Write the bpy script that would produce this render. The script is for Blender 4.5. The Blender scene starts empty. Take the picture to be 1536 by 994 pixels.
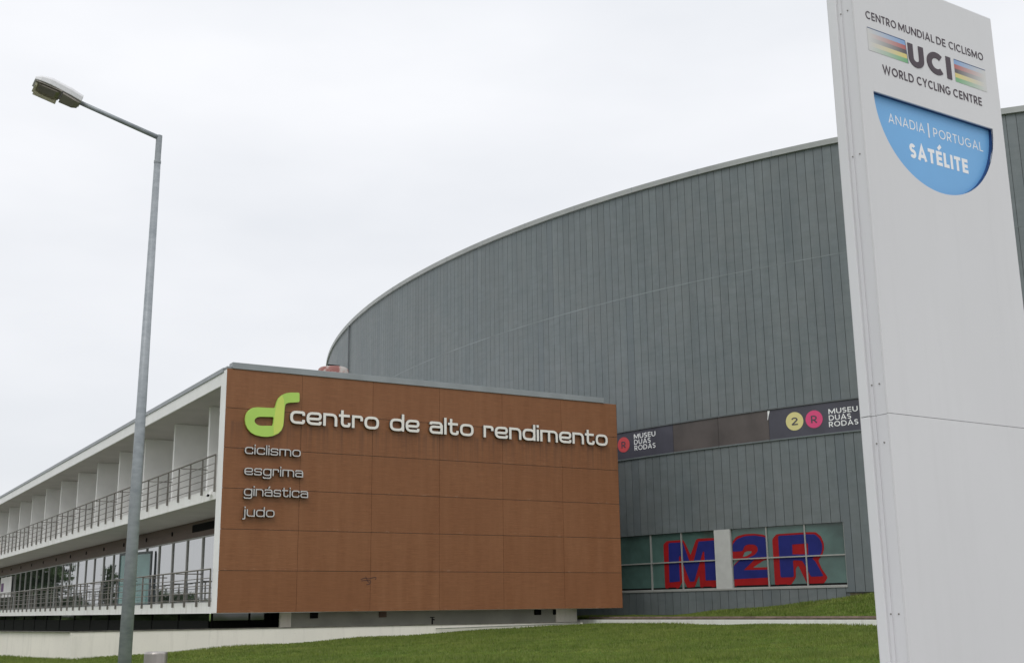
import bpy, bmesh, math, random
import numpy as np
from mathutils import Vector, Matrix
from mathutils.geometry import delaunay_2d_cdt

random.seed(7); rng = np.random.default_rng(7)
SC = bpy.context.scene
COL = SC.collection
rad = math.radians

# ------------------------------------------------------------------ camera, sky, sun, exposure
cam_d = bpy.data.cameras.new("camera"); cam = bpy.data.objects.new("camera", cam_d); COL.objects.link(cam)
cam_d.sensor_fit = 'HORIZONTAL'; cam_d.sensor_width = 36.0
cam_d.lens = 1770.0/1536*36
cam_d.clip_start = 0.1; cam_d.clip_end = 3000
Rw = ((0.85862784, 0.10711274, 0.50128345), (-0.51245207, 0.20281931, 0.83442028), (-0.01229292, -0.97334022, 0.22903645))
cam.matrix_world = Matrix(((Rw[0][0], -Rw[0][1], -Rw[0][2], 0), (Rw[1][0], -Rw[1][1], -Rw[1][2], 0),
                           (Rw[2][0], -Rw[2][1], -Rw[2][2], 1.6), (0, 0, 0, 1)))
SC.camera = cam

SUN_EL, SUN_AZ = rad(54), rad(222)         # azimuth clockwise from +Y: the sun is behind the camera, a little to the left
world = bpy.data.worlds.new("World"); SC.world = world; world.use_nodes = True
wn, wl = world.node_tree.nodes, world.node_tree.links
wn.clear()
w_out = wn.new('ShaderNodeOutputWorld'); w_bg = wn.new('ShaderNodeBackground'); w_bg.inputs['Strength'].default_value = 0.1
sky = wn.new('ShaderNodeTexSky'); sky.sky_type = 'NISHITA'; sky.sun_disc = False
sky.sun_elevation = SUN_EL; sky.sun_rotation = SUN_AZ
tc = wn.new('ShaderNodeTexCoord')
mp = wn.new('ShaderNodeMapping'); mp.inputs['Scale'].default_value = (1.1, 1.1, 3.2); mp.inputs['Location'].default_value = (0.3, 1.7, 0.2)
nz = wn.new('ShaderNodeTexNoise'); nz.inputs['Scale'].default_value = 1.5; nz.inputs['Detail'].default_value = 5; nz.inputs['Roughness'].default_value = 0.5
wl.new(tc.outputs['Generated'], mp.inputs['Vector']); wl.new(mp.outputs['Vector'], nz.inputs['Vector'])
rmp = wn.new('ShaderNodeValToRGB')
rmp.color_ramp.elements[0].position = 0.38; rmp.color_ramp.elements[0].color = (0.825, 0.845, 0.882, 1)
rmp.color_ramp.elements[1].position = 0.64; rmp.color_ramp.elements[1].color = (0.96, 0.968, 0.995, 1)
wl.new(nz.outputs['Fac'], rmp.inputs['Fac'])
vs = wn.new('ShaderNodeVectorMath'); vs.operation = 'SCALE'; vs.inputs['Scale'].default_value = 10.5
sx_ = wn.new('ShaderNodeSeparateXYZ'); wl.new(tc.outputs['Generated'], sx_.inputs[0])
gr = wn.new('ShaderNodeMapRange'); gr.inputs[1].default_value = 0.0; gr.inputs[2].default_value = 0.55; gr.inputs[3].default_value = 9.6; gr.inputs[4].default_value = 11.0
wl.new(sx_.outputs[2], gr.inputs[0]); wl.new(gr.outputs[0], vs.inputs['Scale'])      # an overcast sky is a little darker low down
wl.new(rmp.outputs['Color'], vs.inputs[0])
mx = wn.new('ShaderNodeMix'); mx.data_type = 'RGBA'; mx.clamp_result = False; mx.inputs['Factor'].default_value = 0.93
wl.new(sky.outputs['Color'], mx.inputs['A']); wl.new(vs.outputs['Vector'], mx.inputs['B'])
wl.new(mx.outputs['Result'], w_bg.inputs['Color']); wl.new(w_bg.outputs['Background'], w_out.inputs['Surface'])

sun_d = bpy.data.lights.new("sun", 'SUN'); sun = bpy.data.objects.new("sun", sun_d); COL.objects.link(sun)
sun_d.energy = 0.95; sun_d.angle = rad(30); sun_d.color = (1.0, 0.985, 0.965)
_sd = Vector((math.sin(SUN_AZ)*math.cos(SUN_EL), math.cos(SUN_AZ)*math.cos(SUN_EL), math.sin(SUN_EL)))
sun.rotation_euler = _sd.to_track_quat('Z', 'Y').to_euler(); sun.location = (0, -20, 40)

SC.view_settings.view_transform = 'Standard'; SC.view_settings.look = 'None'
SC.view_settings.exposure = 0.0; SC.view_settings.gamma = 1.0; SC.view_settings.use_curve_mapping = False

# ------------------------------------------------------------------ measured sizes (metres)
ELL = [72.8503, 66.8629, 57.4587, 42.4106, 1.0681]
PER = 315.532
M_RED = [(130.965, 3.994), (131.13, 4.119), (131.878, 4.13), (131.953, 4.02), (132.176, 3.538), (132.444, 4.104), (132.533, 4.148), (133.334, 4.139), (133.304, 2.436), (133.201, 2.325), (132.533, 2.331), (132.519, 2.782), (132.31, 2.349), (131.968, 2.329), (131.818, 2.635), (131.594, 2.314), (130.965, 2.327)]
M_BLUE = [(131.205, 4.011), (131.265, 4.045), (131.848, 4.039), (131.893, 3.939), (132.117, 3.324), (132.31, 3.317), (132.563, 4.041), (133.23, 4.053), (133.29, 3.496), (133.26, 2.578), (132.786, 2.578), (132.786, 3.653), (132.727, 3.655), (132.295, 2.555), (132.102, 2.551), (131.714, 3.555), (131.654, 3.473), (131.654, 2.57), (131.175, 2.545)]
TWO_RED = [(133.998, 3.988), (134.189, 4.155), (134.498, 4.223), (134.893, 4.226), (135.259, 4.168), (135.434, 4.099), (135.405, 3.318), (135.405, 3.249), (135.23, 3.25), (134.762, 2.996), (135.405, 2.992), (135.39, 2.345), (133.983, 2.339), (133.998, 3.11), (134.277, 3.336), (133.968, 3.346)]
TWO_HOLE = [(134.38, 3.398), (134.468, 3.56), (134.586, 3.601), (134.762, 3.589), (134.732, 3.52), (134.542, 3.422)]
TWO_BLUE = [(133.998, 3.866), (134.189, 4.055), (134.498, 4.148), (134.893, 4.16), (135.244, 4.099), (135.42, 4.032), (135.39, 3.363), (134.571, 3.346), (134.879, 3.455), (135.011, 3.6), (134.996, 3.75), (134.864, 3.83), (134.644, 3.846), (134.483, 3.801), (134.395, 3.608), (133.983, 3.6)]
TWO_BLUE_B = [(134.042, 3.108), (134.277, 3.288), (134.864, 3.291), (134.395, 2.918), (135.39, 2.904), (135.39, 2.624), (133.983, 2.594), (133.983, 3.05)]
R_RED = [(135.595, 3.994), (135.769, 4.165), (136.93, 4.187), (137.262, 4.172), (137.435, 4.019), (137.521, 3.783), (137.521, 3.58), (137.435, 3.351), (137.276, 3.183), (137.377, 2.891), (137.579, 2.57), (137.435, 2.373), (136.872, 2.371), (136.799, 2.387), (136.524, 3.018), (136.423, 2.918), (136.409, 2.599), (136.22, 2.356), (135.595, 2.355)]
R_BLUE = [(135.828, 4.103), (136.901, 4.115), (137.218, 4.101), (137.377, 3.948), (137.463, 3.727), (137.449, 3.553), (137.391, 3.381), (137.045, 3.263), (137.161, 3.158), (137.435, 2.617), (136.958, 2.614), (136.901, 2.789), (136.684, 3.187), (136.336, 3.213), (136.336, 2.615), (135.828, 2.613)]
R_HOLE = [(136.351, 3.77), (136.901, 3.793), (136.944, 3.776), (136.93, 3.398), (136.336, 3.418)]
WIN_S = [128.483, 130.393, 131.818, 133.29, 133.954, 135.39, 136.857, 138.297]
BAND_S = [131.714, 133.718, 135.798]
DISC2 = ((136.799, 8.216), 137.132)
DISCR = ((137.535, 8.223), 137.852)
DISCL = ((129.305, 8.051), 129.608)
T_RIGHT = [[138.081, 139.14, 8.364, 0.187, 8.356, 8.371], [138.081, 138.883, 8.123, 0.19, 8.118, 8.127], [138.067, 139.125, 7.893, 0.19, 7.887, 7.9]]
T_LEFT = [[129.835, 130.89, 8.239, 0.197, 8.233, 8.244], [129.835, 130.649, 8.004, 0.196, 7.997, 8.011], [129.85, 130.875, 7.771, 0.197, 7.761, 7.782]]
W = [('centro', [13.182, 16.3, 7.504, 0.42]), ('centro-o', [15.758, 16.303, 7.49, 0.428]), ('de', [16.702, 17.805, 7.503, 0.429]), ('alto', [18.193, 19.916, 7.501, 0.413]), ('rendimento', [20.319, 25.651, 7.494, 0.425]), ('ciclismo', [11.727, 13.568, 6.44, 0.213]), ('esgrima', [11.736, 13.669, 5.776, 0.233]), ('ginástica', [11.749, 13.856, 5.149, 0.219]), ('judo', [11.761, 12.761, 4.513, 0.187])]
LOGO = [(13.478, 8.522), (13.181, 8.502), (13.015, 8.465), (12.875, 8.389), (12.774, 8.285), (12.717, 8.156), (12.676, 7.979), (12.621, 7.952), (12.071, 7.938), (11.911, 7.903), (11.79, 7.804), (11.722, 7.673), (11.705, 7.537), (11.725, 7.381), (11.8, 7.229), (11.919, 7.112), (12.083, 7.042), (12.291, 7.014), (12.477, 7.021), (12.639, 7.059), (12.8, 7.137), (12.913, 7.258), (12.965, 7.398), (12.975, 7.535), (12.993, 7.994), (13.012, 8.11), (13.096, 8.158), (13.488, 8.212)]
LOGO_HOLE = [(12.64, 7.666), (12.152, 7.641), (12.039, 7.583), (12.0, 7.499), (12.045, 7.417), (12.139, 7.364), (12.232, 7.357), (12.604, 7.382), (12.625, 7.429)]
LOGO_STEM = [(12.736, 8.167), (12.793, 8.277), (12.889, 8.381), (12.961, 8.24), (12.978, 7.993), (12.961, 7.534), (12.947, 7.387), (12.899, 7.266), (12.795, 7.155), (12.657, 7.082), (12.642, 7.367), (12.644, 7.43), (12.659, 7.668), (12.695, 7.972)]
BAR = [0.649, 4.487, 4.586]
FLAGS = [[[0.106, 5.094], [0.456, 5.095], [0.477, 4.943], [0.112, 4.935]], [[0.936, 5.089], [1.265, 5.084], [1.26, 4.931], [0.935, 4.931]]]
SIGNO = [5.2675, 4.6102, 1.2894]
SIGN = [('CENTRO', [0.102, 0.39, 5.162, 0.052]), ('MUNDIAL', [0.406, 0.757, 5.158, 0.052]), ('DE', [0.774, 0.871, 5.155, 0.052]), ('CICLISMO', [0.898, 1.26, 5.152, 0.052]), ('UCI', [0.465, 0.896, 4.933, 0.175]), ('WORLD', [0.22, 0.51, 4.82, 0.061]), ('CYCLING', [0.54, 0.868, 4.816, 0.061]), ('CENTRE', [0.897, 1.188, 4.812, 0.061]), ('ANADIA', [0.272, 0.609, 4.509, 0.062]), ('PORTUGAL', [0.696, 1.193, 4.504, 0.062]), ('SATÉLITE', [0.447, 1.014, 4.314, 0.098])]

# ------------------------------------------------------------------ materials
class NT:
    def __init__(s, name):
        s.m = bpy.data.materials.new(name); s.m.use_nodes = True
        s.n, s.l = s.m.node_tree.nodes, s.m.node_tree.links
        s.b = s.n['Principled BSDF']
    def new(s, t, **k):
        x = s.n.new(t)
        for a, v in k.items():
            setattr(x, a, v)
        return x
    def pos(s, scale=(1, 1, 1)):
        g = s.new('ShaderNodeNewGeometry'); m = s.new('ShaderNodeMapping'); m.inputs['Scale'].default_value = scale
        s.l.new(g.outputs['Position'], m.inputs['Vector']); return m.outputs['Vector']
    def noise(s, scale, sc3=(1, 1, 1), detail=4, rough=0.55, vec=None):
        x = s.new('ShaderNodeTexNoise'); x.inputs['Scale'].default_value = scale
        x.inputs['Detail'].default_value = detail; x.inputs['Roughness'].default_value = rough
        s.l.new(vec if vec is not None else s.pos(sc3), x.inputs['Vector']); return x.outputs['Fac']
    def ramp(s, f, stops):
        r = s.new('ShaderNodeValToRGB'); e = r.color_ramp.elements
        while len(e) < len(stops): e.new(0.5)
        for i, (p, c) in enumerate(stops):
            e[i].position = p; e[i].color = (*c, 1) if len(c) == 3 else c
        s.l.new(f, r.inputs['Fac']); return r.outputs['Color']
    def rng(s, f, a, b, c, d):
        r = s.new('ShaderNodeMapRange'); r.clamp = True
        for i, v in enumerate((a, b, c, d)): r.inputs[i+1].default_value = v
        s.l.new(f, r.inputs[0]); return r.outputs[0]
    def math(s, op, a, b):
        x = s.new('ShaderNodeMath', operation=op)
        for i, v in enumerate((a, b)):
            if isinstance(v, (int, float)): x.inputs[i].default_value = v
            else: s.l.new(v, x.inputs[i])
        return x.outputs[0]
    def mix(s, f, a, b, mode='MIX'):
        x = s.new('ShaderNodeMix', data_type='RGBA', blend_type=mode)
        for k, v in (('Factor', f), ('A', a), ('B', b)):
            i = [q for q in x.inputs if q.name == k and (q.type == ('VALUE' if k == 'Factor' else 'RGBA'))][0]
            if isinstance(v, (int, float)): i.default_value = v
            elif isinstance(v, tuple): i.default_value = (*v, 1) if len(v) == 3 else v
            else: s.l.new(v, i)
        return [q for q in x.outputs if q.type == 'RGBA'][0]
    def col(s, c):
        if isinstance(c, tuple): s.b.inputs['Base Color'].default_value = (*c, 1)
        else: s.l.new(c, s.b.inputs['Base Color'])
    def set(s, **k):
        for a, v in k.items():
            i = s.b.inputs[a.replace('_', ' ')]
            if isinstance(v, (int, float)): i.default_value = v
            else: s.l.new(v, i)
    def bump(s, f, strength=0.3, dist=0.01):
        x = s.new('ShaderNodeBump'); x.inputs['Strength'].default_value = strength; x.inputs['Distance'].default_value = dist
        s.l.new(f, x.inputs['Height']); s.l.new(x.outputs['Normal'], s.b.inputs['Normal'])
    def uv(s):
        x = s.new('ShaderNodeUVMap'); x.uv_map = 'UVMap'
        p = s.new('ShaderNodeSeparateXYZ'); s.l.new(x.outputs['UV'], p.inputs[0]); return p.outputs[0], p.outputs[1]

def mat_plain(name, c, rough=0.5, metal=0.0, var=0.08, scale=3.0, spec=0.5, stretch=(1, 1, 1)):
    t = NT(name); f = t.noise(scale, stretch, 5)
    lo = tuple(v*(1-var) for v in c); hi = tuple(min(1, v*(1+var)) for v in c)
    t.col(t.ramp(f, [(0.3, lo), (0.7, hi)])); t.set(Roughness=rough, Metallic=metal, Specular_IOR_Level=spec)
    return t.m

MAT = {}
MAT['white'] = mat_plain('white render', (0.86, 0.85, 0.83), 0.6, 0, 0.04, 1.5)
def _white_stain():
    t = NT('white render with drip stains')
    f = t.noise(1.0, (5, 5, 0.5), 6, 0.65); g = t.noise(1.6, (1, 1, 1), 5)
    c = t.mix(t.rng(f, 0.5, 0.75, 0, 0.55), (0.87, 0.86, 0.83), (0.56, 0.53, 0.48))
    t.col(t.mix(t.rng(g, 0.45, 0.8, 0, 0.3), c, (0.66, 0.62, 0.55))); t.set(Roughness=0.65); return t.m
MAT['white_stain'] = _white_stain()
def _plinth():
    t = NT('painted concrete')
    f = t.noise(1.0, (6, 6, 0.6), 7, 0.7); g = t.noise(0.8, (1, 1, 1), 6); h = t.noise(20, (1, 1, 1), 3)
    c = t.mix(t.rng(f, 0.52, 0.80, 0, 0.5), (0.86, 0.81, 0.73), (0.58, 0.54, 0.48))
    c = t.mix(t.rng(g, 0.42, 0.75, 0, 0.45), c, (0.72, 0.68, 0.62))
    t.col(t.mix(t.rng(h, 0.62, 0.75, 0, 0.25), c, (0.35, 0.32, 0.27))); t.set(Roughness=0.75); t.bump(h, 0.15, 0.005); return t.m
MAT['plinth'] = _plinth()
MAT['soffit_shade'] = mat_plain('soffit shade tone', (0.44, 0.42, 0.385), 0.75, 0, 0.08, 0.8)  # shade under the slabs put into this darker colour
MAT['fin'] = mat_plain('partition render', (0.80, 0.79, 0.77), 0.65, 0, 0.06, 1.2)
MAT['terrace'] = mat_plain('terrace paving', (0.12, 0.115, 0.105), 0.85, 0, 0.2, 2)
MAT['concrete'] = mat_plain('grey concrete', (0.33, 0.33, 0.29), 0.8, 0, 0.14, 1.2)
MAT['concrete_dark'] = mat_plain('weathered coping', (0.13, 0.12, 0.10), 0.85, 0, 0.5, 6)
MAT['grey_metal'] = mat_plain('grey flashing', (0.30, 0.32, 0.33), 0.45, 0.3, 0.1, 1.2)
MAT['steel'] = mat_plain('dull stainless steel', (0.22, 0.205, 0.185), 0.42, 0.5, 0.18, 2)
MAT['bollard'] = mat_plain('brushed stainless steel', (0.42, 0.39, 0.36), 0.3, 0.85, 0.1, 2, stretch=(8, 8, 1))
MAT['alu'] = mat_plain('grey window profile', (0.36, 0.36, 0.34), 0.45, 0.2, 0.08, 2)
MAT['dark'] = mat_plain('black', (0.010, 0.010, 0.010), 0.7, spec=0.05)
MAT['brown_header'] = mat_plain('brown header boards', (0.105, 0.062, 0.043), 0.55, 0, 0.15, 2, stretch=(1, 0.3, 6))
MAT['soffit'] = mat_plain('soffit plaster', (0.62, 0.60, 0.55), 0.75, 0, 0.06, 1)
def _brown():
    t = NT('wood laminate cladding')
    u, v = t.uv()
    cb = t.new('ShaderNodeCombineXYZ'); t.l.new(t.math('FLOOR', u, 0), cb.inputs[0]); t.l.new(t.math('FLOOR', v, 0), cb.inputs[1])
    w = t.new('ShaderNodeTexWhiteNoise', noise_dimensions='2D'); t.l.new(cb.outputs[0], w.inputs['Vector'])
    grain = t.noise(1.0, (1.6, 1, 26), 5, 0.6)
    fine = t.noise(1.0, (5, 1, 90), 3, 0.6)
    vert = t.noise(1.0, (2.6, 1, 0.35), 5, 0.6)
    c = t.ramp(grain, [(0.3, (0.2181, 0.087, 0.0351)), (0.55, (0.2829, 0.116, 0.0476)), (0.75, (0.3439, 0.145, 0.0618))])
    c = t.mix(t.rng(fine, 0.35, 0.68, 0, 0.75), c, (0.1882, 0.073, 0.0293))
    c = t.mix(t.rng(vert, 0.4, 0.75, 0, 0.5), c, (0.3349, 0.1525, 0.0711))
    c = t.mix(t.rng(w.outputs['Value'], 0, 1, 0, 0.38), c, (0.2141, 0.0816, 0.0309))
    # dirt that ran down from the fixings of the long line of letters
    g = t.new('ShaderNodeNewGeometry'); sp = t.new('ShaderNodeSeparateXYZ'); t.l.new(g.outputs['Position'], sp.inputs[0])
    z = sp.outputs[2]
    drip = t.noise(1.0, (5.5, 1, 0.15), 5, 0.65)
    m = t.math('MULTIPLY', t.rng(z, 6.2, 7.4, 0, 1), t.rng(z, 7.42, 7.52, 1, 0))
    m = t.math('MULTIPLY', m, t.rng(drip, 0.45, 0.66, 0, 0.8))
    c = t.mix(m, c, (0.1339, 0.06, 0.033))
    fr = t.math('FRACT', v, 0); lime = t.noise(1.0, (3.5, 1, 8), 6, 0.75)
    c = t.mix(t.math('MULTIPLY', t.rng(fr, 0.02, 0.10, 1, 0), t.rng(lime, 0.56, 0.70, 0, 0.6)), c, (0.42, 0.27, 0.19))   # lime left along the joints
    # scuffs left by balls
    sc = t.noise(1.0, (1.2, 1, 4), 6, 0.75)
    m2 = t.math('MULTIPLY', t.rng(sc, 0.69, 0.76, 0, 0.5), t.rng(z, 2.0, 6.5, 1, 0.2))
    c = t.mix(m2, c, (0.42, 0.27, 0.19))
    t.col(c); t.set(Roughness=0.5, Specular_IOR_Level=0.35); t.bump(fine, 0.12, 0.003)
    return t.m
MAT['brown'] = _brown()
def _zinc():
    t = NT('weathered zinc cladding')
    u, v = t.uv()
    fl = t.math('FLOOR', u, 0); fv = t.math('FLOOR', v, 0)
    cb = t.new('ShaderNodeCombineXYZ'); t.l.new(fl, cb.inputs[0]); t.l.new(fv, cb.inputs[1])
    w = t.new('ShaderNodeTexWhiteNoise', noise_dimensions='2D'); t.l.new(cb.outputs[0], w.inputs['Vector'])
    streak = t.noise(1.0, (2.4, 2.4, 0.22), 6, 0.6)
    patch = t.noise(0.5, (1, 1, 0.8), 5, 0.6)
    clouds = t.noise(2.0, (1, 1, 1), 4, 0.6)
    c = t.ramp(streak, [(0.3, (0.132, 0.153, 0.160)), (0.7, (0.168, 0.191, 0.196))])
    c = t.mix(t.rng(patch, 0.35, 0.7, 0, 0.55), c, (0.182, 0.192, 0.190))
    c = t.mix(t.rng(clouds, 0.45, 0.72, 0, 0.4), c, (0.215, 0.24, 0.255))
    hz = t.noise(1.0, (1.2, 1.2, 5), 4, 0.6)
    c = t.mix(t.rng(hz, 0.47, 0.70, 0, 0.45), c, (0.125, 0.148, 0.152))
    k = t.rng(w.outputs['Value'], 0, 1, 0.95, 1.045)
    c = t.mix(1.0, c, k, 'MULTIPLY')
    odd = t.rng(w.outputs['Value'], 0.945, 0.95, 0, 0.4)
    c = t.mix(odd, c, (0.115, 0.135, 0.148))
    t.col(c); t.set(Roughness=t.rng(clouds, 0.2, 0.8, 0.42, 0.62), Metallic=0.25, Specular_IOR_Level=0.4)
    t.bump(t.noise(1.3, (1, 1, 0.6), 3, 0.5), 0.12, 0.03)
    return t.m
MAT['zinc'] = _zinc()
MAT['zinc_gap'] = mat_plain('zinc seam backing', (0.125, 0.138, 0.143), 0.6, 0.2, 0.1)
MAT['coping'] = mat_plain('pale metal coping', (0.34, 0.35, 0.34), 0.5, 0.25, 0.12, 0.8)
def _glass(name, c, rough=0.03, ior=1.9, wob=0.02, lo=.75, hi=1.2):
    t = NT(name); f = t.noise(0.6, (1, 1, 1), 4)
    t.col(t.ramp(f, [(0.3, tuple(x*lo for x in c)), (0.75, tuple(x*hi for x in c))]))
    t.set(Roughness=rough, IOR=ior, Specular_IOR_Level=0.5)
    t.bump(t.noise(0.9, (1, 1, 0.4), 2), wob, 0.1)
    return t.m
MAT['glass'] = _glass('dark mirror glass', (0.03, 0.037, 0.036), 0.02, 6.5, 0.03)
MAT['glass_low'] = _glass('ground floor dark glass', (0.006, 0.006, 0.007), 0.04, 1.9, 0.03)
MAT['glass_teal'] = _glass('teal tinted glass', (0.16, 0.29, 0.27), 0.05, 1.5, 0.02)
MAT['glass_arena'] = _glass('green glass over blinds with painted reflections', (0.060, 0.112, 0.098), 0.06, 1.5, 0.04, .55, 1.6)  # pale blotches in the colour imitate reflections on the panes
MAT['letter_white'] = mat_plain('off white letter enamel', (0.86, 0.82, 0.77), 0.45, 0, 0.05)
MAT['letter_steel'] = mat_plain('brushed letter steel', (0.55, 0.53, 0.51), 0.3, 0.6, 0.1, 8)
MAT['letter_grey'] = mat_plain('grey letter returns', (0.13, 0.12, 0.11), 0.5, 0.2, 0.1)
MAT['letter_side'] = mat_plain('dark letter returns', (0.05, 0.047, 0.045), 0.5, 0.2, 0.1)
MAT['lime'] = mat_plain('lime green enamel', (0.46, 0.70, 0.125), 0.4, 0, 0.05, 1.2)
MAT['lime_light'] = mat_plain('yellow green enamel', (0.64, 0.75, 0.14), 0.4, 0, 0.04, 1.2)
MAT['banner_navy'] = mat_plain('navy banner vinyl', (0.062, 0.060, 0.080), 0.5, 0, 0.15, 1.5)
MAT['banner_brown'] = mat_plain('sun-bleached brown vinyl', (0.085, 0.070, 0.066), 0.5, 0, 0.22, 1.2)
MAT['disc_yellow'] = mat_plain('pale yellow vinyl', (0.70, 0.63, 0.27), 0.5, 0, 0.04)
MAT['disc_pink'] = mat_plain('pink vinyl', (0.70, 0.065, 0.20), 0.5, 0, 0.05)
MAT['disc_red'] = mat_plain('red vinyl', (0.62, 0.075, 0.085), 0.5, 0, 0.05)
MAT['vinyl_white'] = mat_plain('white vinyl', (0.88, 0.88, 0.88), 0.5, 0, 0.03)
MAT['m_red'] = mat_plain('red window vinyl', (0.30, 0.008, 0.010), 0.6, 0, 0.12, 2, 0.2)
MAT['m_blue'] = mat_plain('blue window vinyl', (0.016, 0.021, 0.155), 0.6, 0, 0.12, 2, 0.2)
def _panel():
    t = NT('white lacquered sheet'); f = t.noise(0.9, (1, 1, 0.6), 4); g = t.noise(1.0, (9, 9, 0.5), 5, 0.65)
    c = t.mix(t.rng(f, 0.3, 0.7, 0, 1), (0.655, 0.65, 0.65), (0.69, 0.685, 0.685))
    t.col(t.mix(t.rng(g, 0.52, 0.8, 0, 0.22), c, (0.56, 0.555, 0.55))); t.set(Roughness=0.4); return t.m
MAT['totem'] = _panel()
MAT['totem_side'] = mat_plain('silver channel', (0.68, 0.675, 0.685), 0.5, 0.05, 0.05, 1, stretch=(4, 4, 0.5))
MAT['totem_edge'] = mat_plain('pale grey flange', (0.72, 0.72, 0.725), 0.45, 0.05, 0.04, 1)
MAT['plaque_blue'] = mat_plain('sky blue plate', (0.17, 0.43, 0.76), 0.4, 0, 0.03)
MAT['plaque_edge'] = mat_plain('deep blue rim', (0.012, 0.05, 0.17), 0.5, 0, 0.05)
MAT['sign_dark'] = mat_plain('dark plum lettering', (0.060, 0.040, 0.052), 0.5, 0, 0.05)
MAT['galva'] = None
def _galva():
    t = NT('galvanised steel'); f = t.noise(1.0, (7, 7, 16), 5, 0.6); g = t.noise(1.0, (3, 3, 1.2), 4)
    c = t.ramp(f, [(0.32, (0.25, 0.275, 0.295)), (0.62, (0.36, 0.385, 0.405))])
    t.col(t.mix(t.rng(g, 0.45, 0.75, 0, 0.5), c, (0.40, 0.42, 0.43))); t.set(Roughness=0.5, Metallic=0.12); t.bump(f, 0.1, 0.004); return t.m
MAT['galva'] = _galva()
MAT['lamp_shell'] = mat_plain('pale lamp shell', (0.72, 0.715, 0.72), 0.45, 0, 0.05)
MAT['lamp_under'] = mat_plain('dark lamp underside', (0.30, 0.27, 0.235), 0.5, 0.0, 0.1)
def _bowl():
    t = NT('yellowed lamp bowl'); t.col((0.62, 0.60, 0.48)); t.set(Roughness=0.2)
    tr = t.new('ShaderNodeBsdfTranslucent'); tr.inputs['Color'].default_value = (0.72, 0.70, 0.58, 1)
    ms = t.new('ShaderNodeMixShader'); ms.inputs[0].default_value = 0.65
    t.l.new(t.b.outputs[0], ms.inputs[1]); t.l.new(tr.outputs[0], ms.inputs[2]); t.l.new(ms.outputs[0], t.n['Material Output'].inputs['Surface']); return t.m
MAT['lamp_bowl'] = _bowl()
def _lawn():
    t = NT('lawn soil and thatch'); f = t.noise(0.5, (1, 1, 1), 6, 0.65); g = t.noise(14, (1, 1, 1), 4)
    c = t.ramp(f, [(0.3, (0.075, 0.135, 0.018)), (0.55, (0.10, 0.165, 0.022)), (0.75, (0.13, 0.18, 0.032))])
    t.col(t.mix(t.rng(g, 0.4, 0.7, 0, 0.5), c, (0.06, 0.086, 0.024))); t.set(Roughness=0.9, Specular_IOR_Level=0.1); t.bump(g, 0.6, 0.05); return t.m
MAT['lawn'] = _lawn()
def _blade():
    t = NT('grass blades'); u, v = t.uv(); f = t.noise(0.45, (1, 1, 1), 6, 0.65)
    c = t.ramp(f, [(0.3, (0.125, 0.215, 0.026)), (0.55, (0.200, 0.275, 0.038)), (0.78, (0.330, 0.345, 0.085))])
    t.col(t.mix(t.rng(u, 0, 1, 0, 0.6), t.mix(t.rng(t.noise(2.2, (1, 1, 1), 6, .75), .42, .60, 0, .8), c, (0.055, 0.11, 0.012)), (0.27, 0.28, 0.10))); t.set(Roughness=0.6, Specular_IOR_Level=0.25)
    tr = t.new('ShaderNodeBsdfTranslucent'); t.l.new(t.b.inputs['Base Color'].links[0].from_socket, tr.inputs['Color'])
    ms = t.new('ShaderNodeMixShader'); ms.inputs[0].default_value = 0.3
    t.l.new(t.b.outputs[0], ms.inputs[1]); t.l.new(tr.outputs[0], ms.inputs[2])
    t.l.new(ms.outputs[0], t.n['Material Output'].inputs['Surface']); return t.m
MAT['blade'] = _blade()
def _drum():
    t = NT('flaking red and white paint'); f = t.noise(2.6, (1, 1, 1), 4, 0.6)
    t.col(t.ramp(f, [(0.40, (0.26, 0.10, 0.085)), (0.46, (0.36, 0.20, 0.18)), (0.54, (0.46, 0.42, 0.39))])); t.set(Roughness=0.6); return t.m
MAT['drum'] = _drum()
MAT['leaf'] = mat_plain('far foliage', (0.045, 0.075, 0.025), 0.8, 0, 0.5, 0.3)
MAT['dirt'] = mat_plain('bare earth', (0.10, 0.085, 0.05), 0.95, 0, 0.4, 4)

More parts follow.
